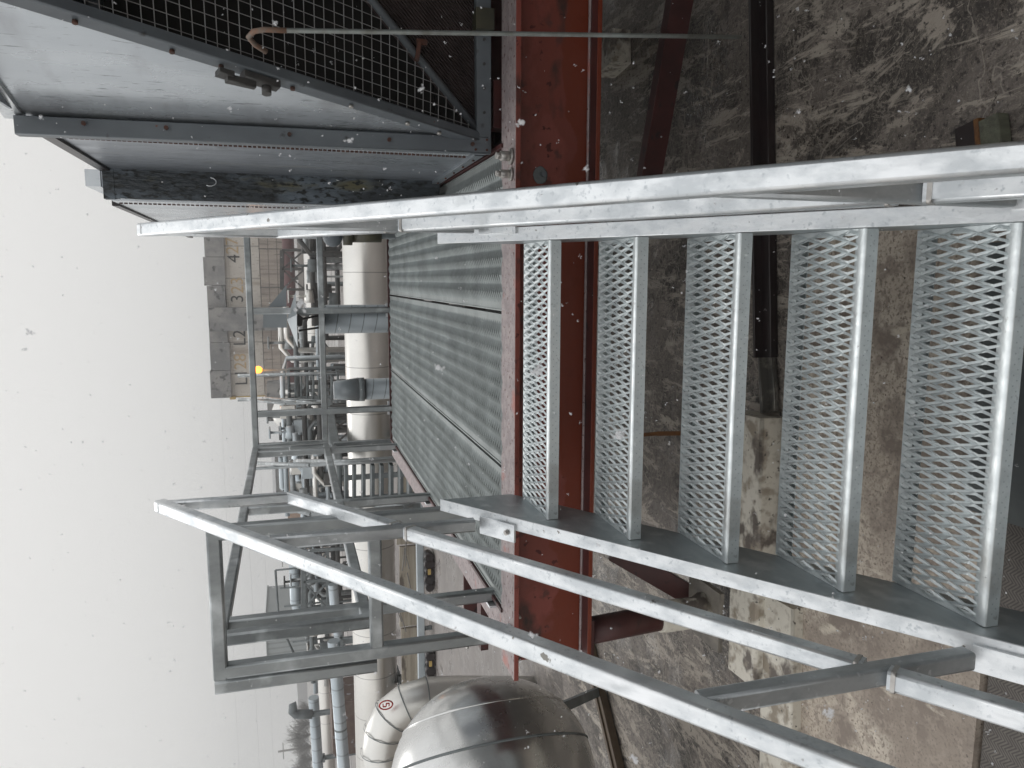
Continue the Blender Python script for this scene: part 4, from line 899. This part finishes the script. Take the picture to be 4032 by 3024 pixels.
# overhead wires and poles
for i, (Yp, Xt) in enumerate(((1980, 1010), (2960, 1095), (2200, 1090))):
    c = at(Xt, Yp, 'y', 120); up_ = thing('utility_pole', ('wooden utility pole with crossarm seen through the left guardrail', 'utility pole on the far left horizon', 'utility pole behind the platform corner')[i], 'pole', (c.x, 120, GZ), 'utility poles on the horizon')
    m = MB(); m.tube([(c.x,120,GZ),(c.x,120,c.z)], .16, n=8); m.build('mast', TREE, up_)
    m = MB(); m.bar((c.x-1.4,120,c.z-.8),(c.x+1.4,120,c.z-.8), .14, .14); m.build('crossarm', TREE, up_)
for i, z_ in enumerate((9.2, 6.4, 4.4)):
    wr = MB(); pts = [(-110 + k*8, 110, z_ + .15*abs(math.sin(k*.785))) for k in range(16)]; wr.tube(pts, .014, n=4)
    tag(wr.build('power_line', mat('line_grey%d' % i, (.62,.62,.61), rough=.9)), ('topmost faint power line across the left sky', 'middle faint power line across the left sky', 'lowest faint power line across the left sky')[i], 'power line', 'power lines')
# bare trees on the horizon
random.seed(21)
for i, (Y_, h_) in enumerate(((2790,2.6),(2850,3.4),(2895,4.2),(2940,3.6),(2990,3.0),(3030,3.9))):
    c = at(1215, Y_, 'y', 85); trr = thing('bare_tree', ('smallest bare tree, rightmost of the row on the left horizon','second bare tree from the right on the left horizon','tallest bare tree of the row on the left horizon','bare tree just left of the tallest one on the horizon','low bare tree near the picture edge on the horizon','leftmost bare tree, cut by the picture edge')[i], 'tree', (c.x, 85, GZ), 'bare trees on the left horizon')
    m = MB(); m.tube([(c.x,85,GZ),(c.x+.1,85,GZ+h_*.6)], [.14,.07], n=7); m.build('trunk', TREE, trr)
    m = MB()
    for k_ in range(90):
        a = random.uniform(0, 6.28); el_ = random.uniform(.2, 1.4); z0 = GZ + h_*random.uniform(.25,.6); L_ = h_*random.uniform(.25,.5)
        p0 = Vector((c.x, 85, z0)); p1 = p0 + Vector((math.cos(a)*math.cos(el_), math.sin(a)*math.cos(el_), math.sin(el_)))*L_
        m.tube([p0, p1], [.035,.012], n=3, cap=False)
        for _ in range(3):
            q0 = p0.lerp(p1, random.uniform(.4,1)); m.tube([q0, q0 + Vector((random.uniform(-.4,.4), random.uniform(-.3,.3), random.uniform(.1,.6)))], .012, n=3, cap=False)
    m.build('crown', TREE, trr)
hl = MB(); 
pts = [(-200 + i*16, 300, GZ + 3.2 + 1.3*math.sin(i*.9) + .8*math.sin(i*2.3)) for i in range(26)]
for i in range(25): hl.add([pts[i], pts[i+1], (pts[i+1][0], 300, GZ), (pts[i][0], 300, GZ), (pts[i][0], 330, GZ), (pts[i+1][0], 330, GZ)], [(0,3,2,1),(0,1,5,4)])
tag(hl.build('hills', mat('far_hills', (.20,.20,.20), (.26,.25,.25), scale=.05, rough=1)), kind='structure')
snf = MB(); snf.add([(-240,30,GZ+.01),(240,30,GZ+.01),(240,480,GZ+.01),(-240,480,GZ+.01)], [(0,1,2,3)])
tag(snf.build('snowy_field', mat('snowy_yard', (.33,.31,.29), (.42,.41,.40), scale=.12, stretch=(1,3,1), rough=.9, spots=[(.4,.5,.6,(.18,.16,.15),(1,3,1))])), kind='structure')

# ------------------------------------------------------------------ falling snow
random.seed(5)
sn = MB()
def flake(c, s, n=4):
    for _ in range(n):
        n_ = Vector((random.gauss(0,1), random.gauss(0,1), random.gauss(0,1))).normalized(); a = n_.orthogonal().normalized(); b = n_.cross(a)
        o_ = c + Vector((random.uniform(-.5,.5), random.uniform(-.5,.5), random.uniform(-.5,.5)))*s
        k_ = 6; vs_ = [o_ + (a*math.cos(2*math.pi*i/k_) + b*math.sin(2*math.pi*i/k_))*s*random.uniform(.35,.8) for i in range(k_)]
        sn.add(vs_, [tuple(range(k_))])
def scr(X, Y, d):
    v = R0 * ((1512 - Y) / F) + R1 * ((X - 2016) / F) + R2
    return v * d
for i in range(3000):
    d = 1.1 + 9 * random.random() ** 1.3
    flake(scr(random.uniform(-150, 4180), random.uniform(-150, 3170), d), random.uniform(.0012, .0030))
for i in range(260):
    d = random.uniform(.9, 2.6); X = random.uniform(-50, 4080); Y = random.uniform(-50, 3070); k_ = random.uniform(4, 9) * (.7 if X < 1100 else 1)
    for _ in range(5): flake(scr(X + random.gauss(0, k_*.5), Y + random.gauss(0, k_*.5), d), k_ * d / F * random.uniform(.4,.7), 2)
for X, Y, s in ((2113,1465,36),(2440,1712,34),(1725,1450,26),(1185,1205,34),(1378,555,22),(2050,485,24),(3580,350,18),(2095,2498,22),(3265,2810,30),(2500,2990,26),(118,1308,22),(160,460,14),(1085,90,14),(2310,665,16),(3145,440,12),(100,1375,14),(1660,350,18),(905,430,12)):
    d = .75; [flake(scr(X+random.gauss(0,s*.35), Y+random.gauss(0,s*.3), d+random.uniform(-.01,.01)), s * d / F * random.uniform(.2,.4), 3) for _ in range(16)]
tag(sn.build('falling_snow', SNOW), 'snowflakes drifting through the air in front of the whole yard', 'snow', kind='stuff')

# ------------------------------------------------------------------ haze
hz = MB(); hz.box((-245, -30, GZ-1), (245, 480, 30)); ho = hz.build('haze', SNOW)
hm = bpy.data.materials.new('snow_haze'); hm.use_nodes = True; hm.node_tree.nodes.clear()
o1 = hm.node_tree.nodes.new('ShaderNodeOutputMaterial'); v1 = hm.node_tree.nodes.new('ShaderNodeVolumePrincipled')
v1.inputs['Color'].default_value = (.97,.97,.97,1); v1.inputs['Density'].default_value = .0026; v1.inputs['Anisotropy'].default_value = 0
hm.node_tree.links.new(v1.outputs[0], o1.inputs['Volume']); ho.data.materials.clear(); ho.data.materials.append(hm); tag(ho, kind='stuff')
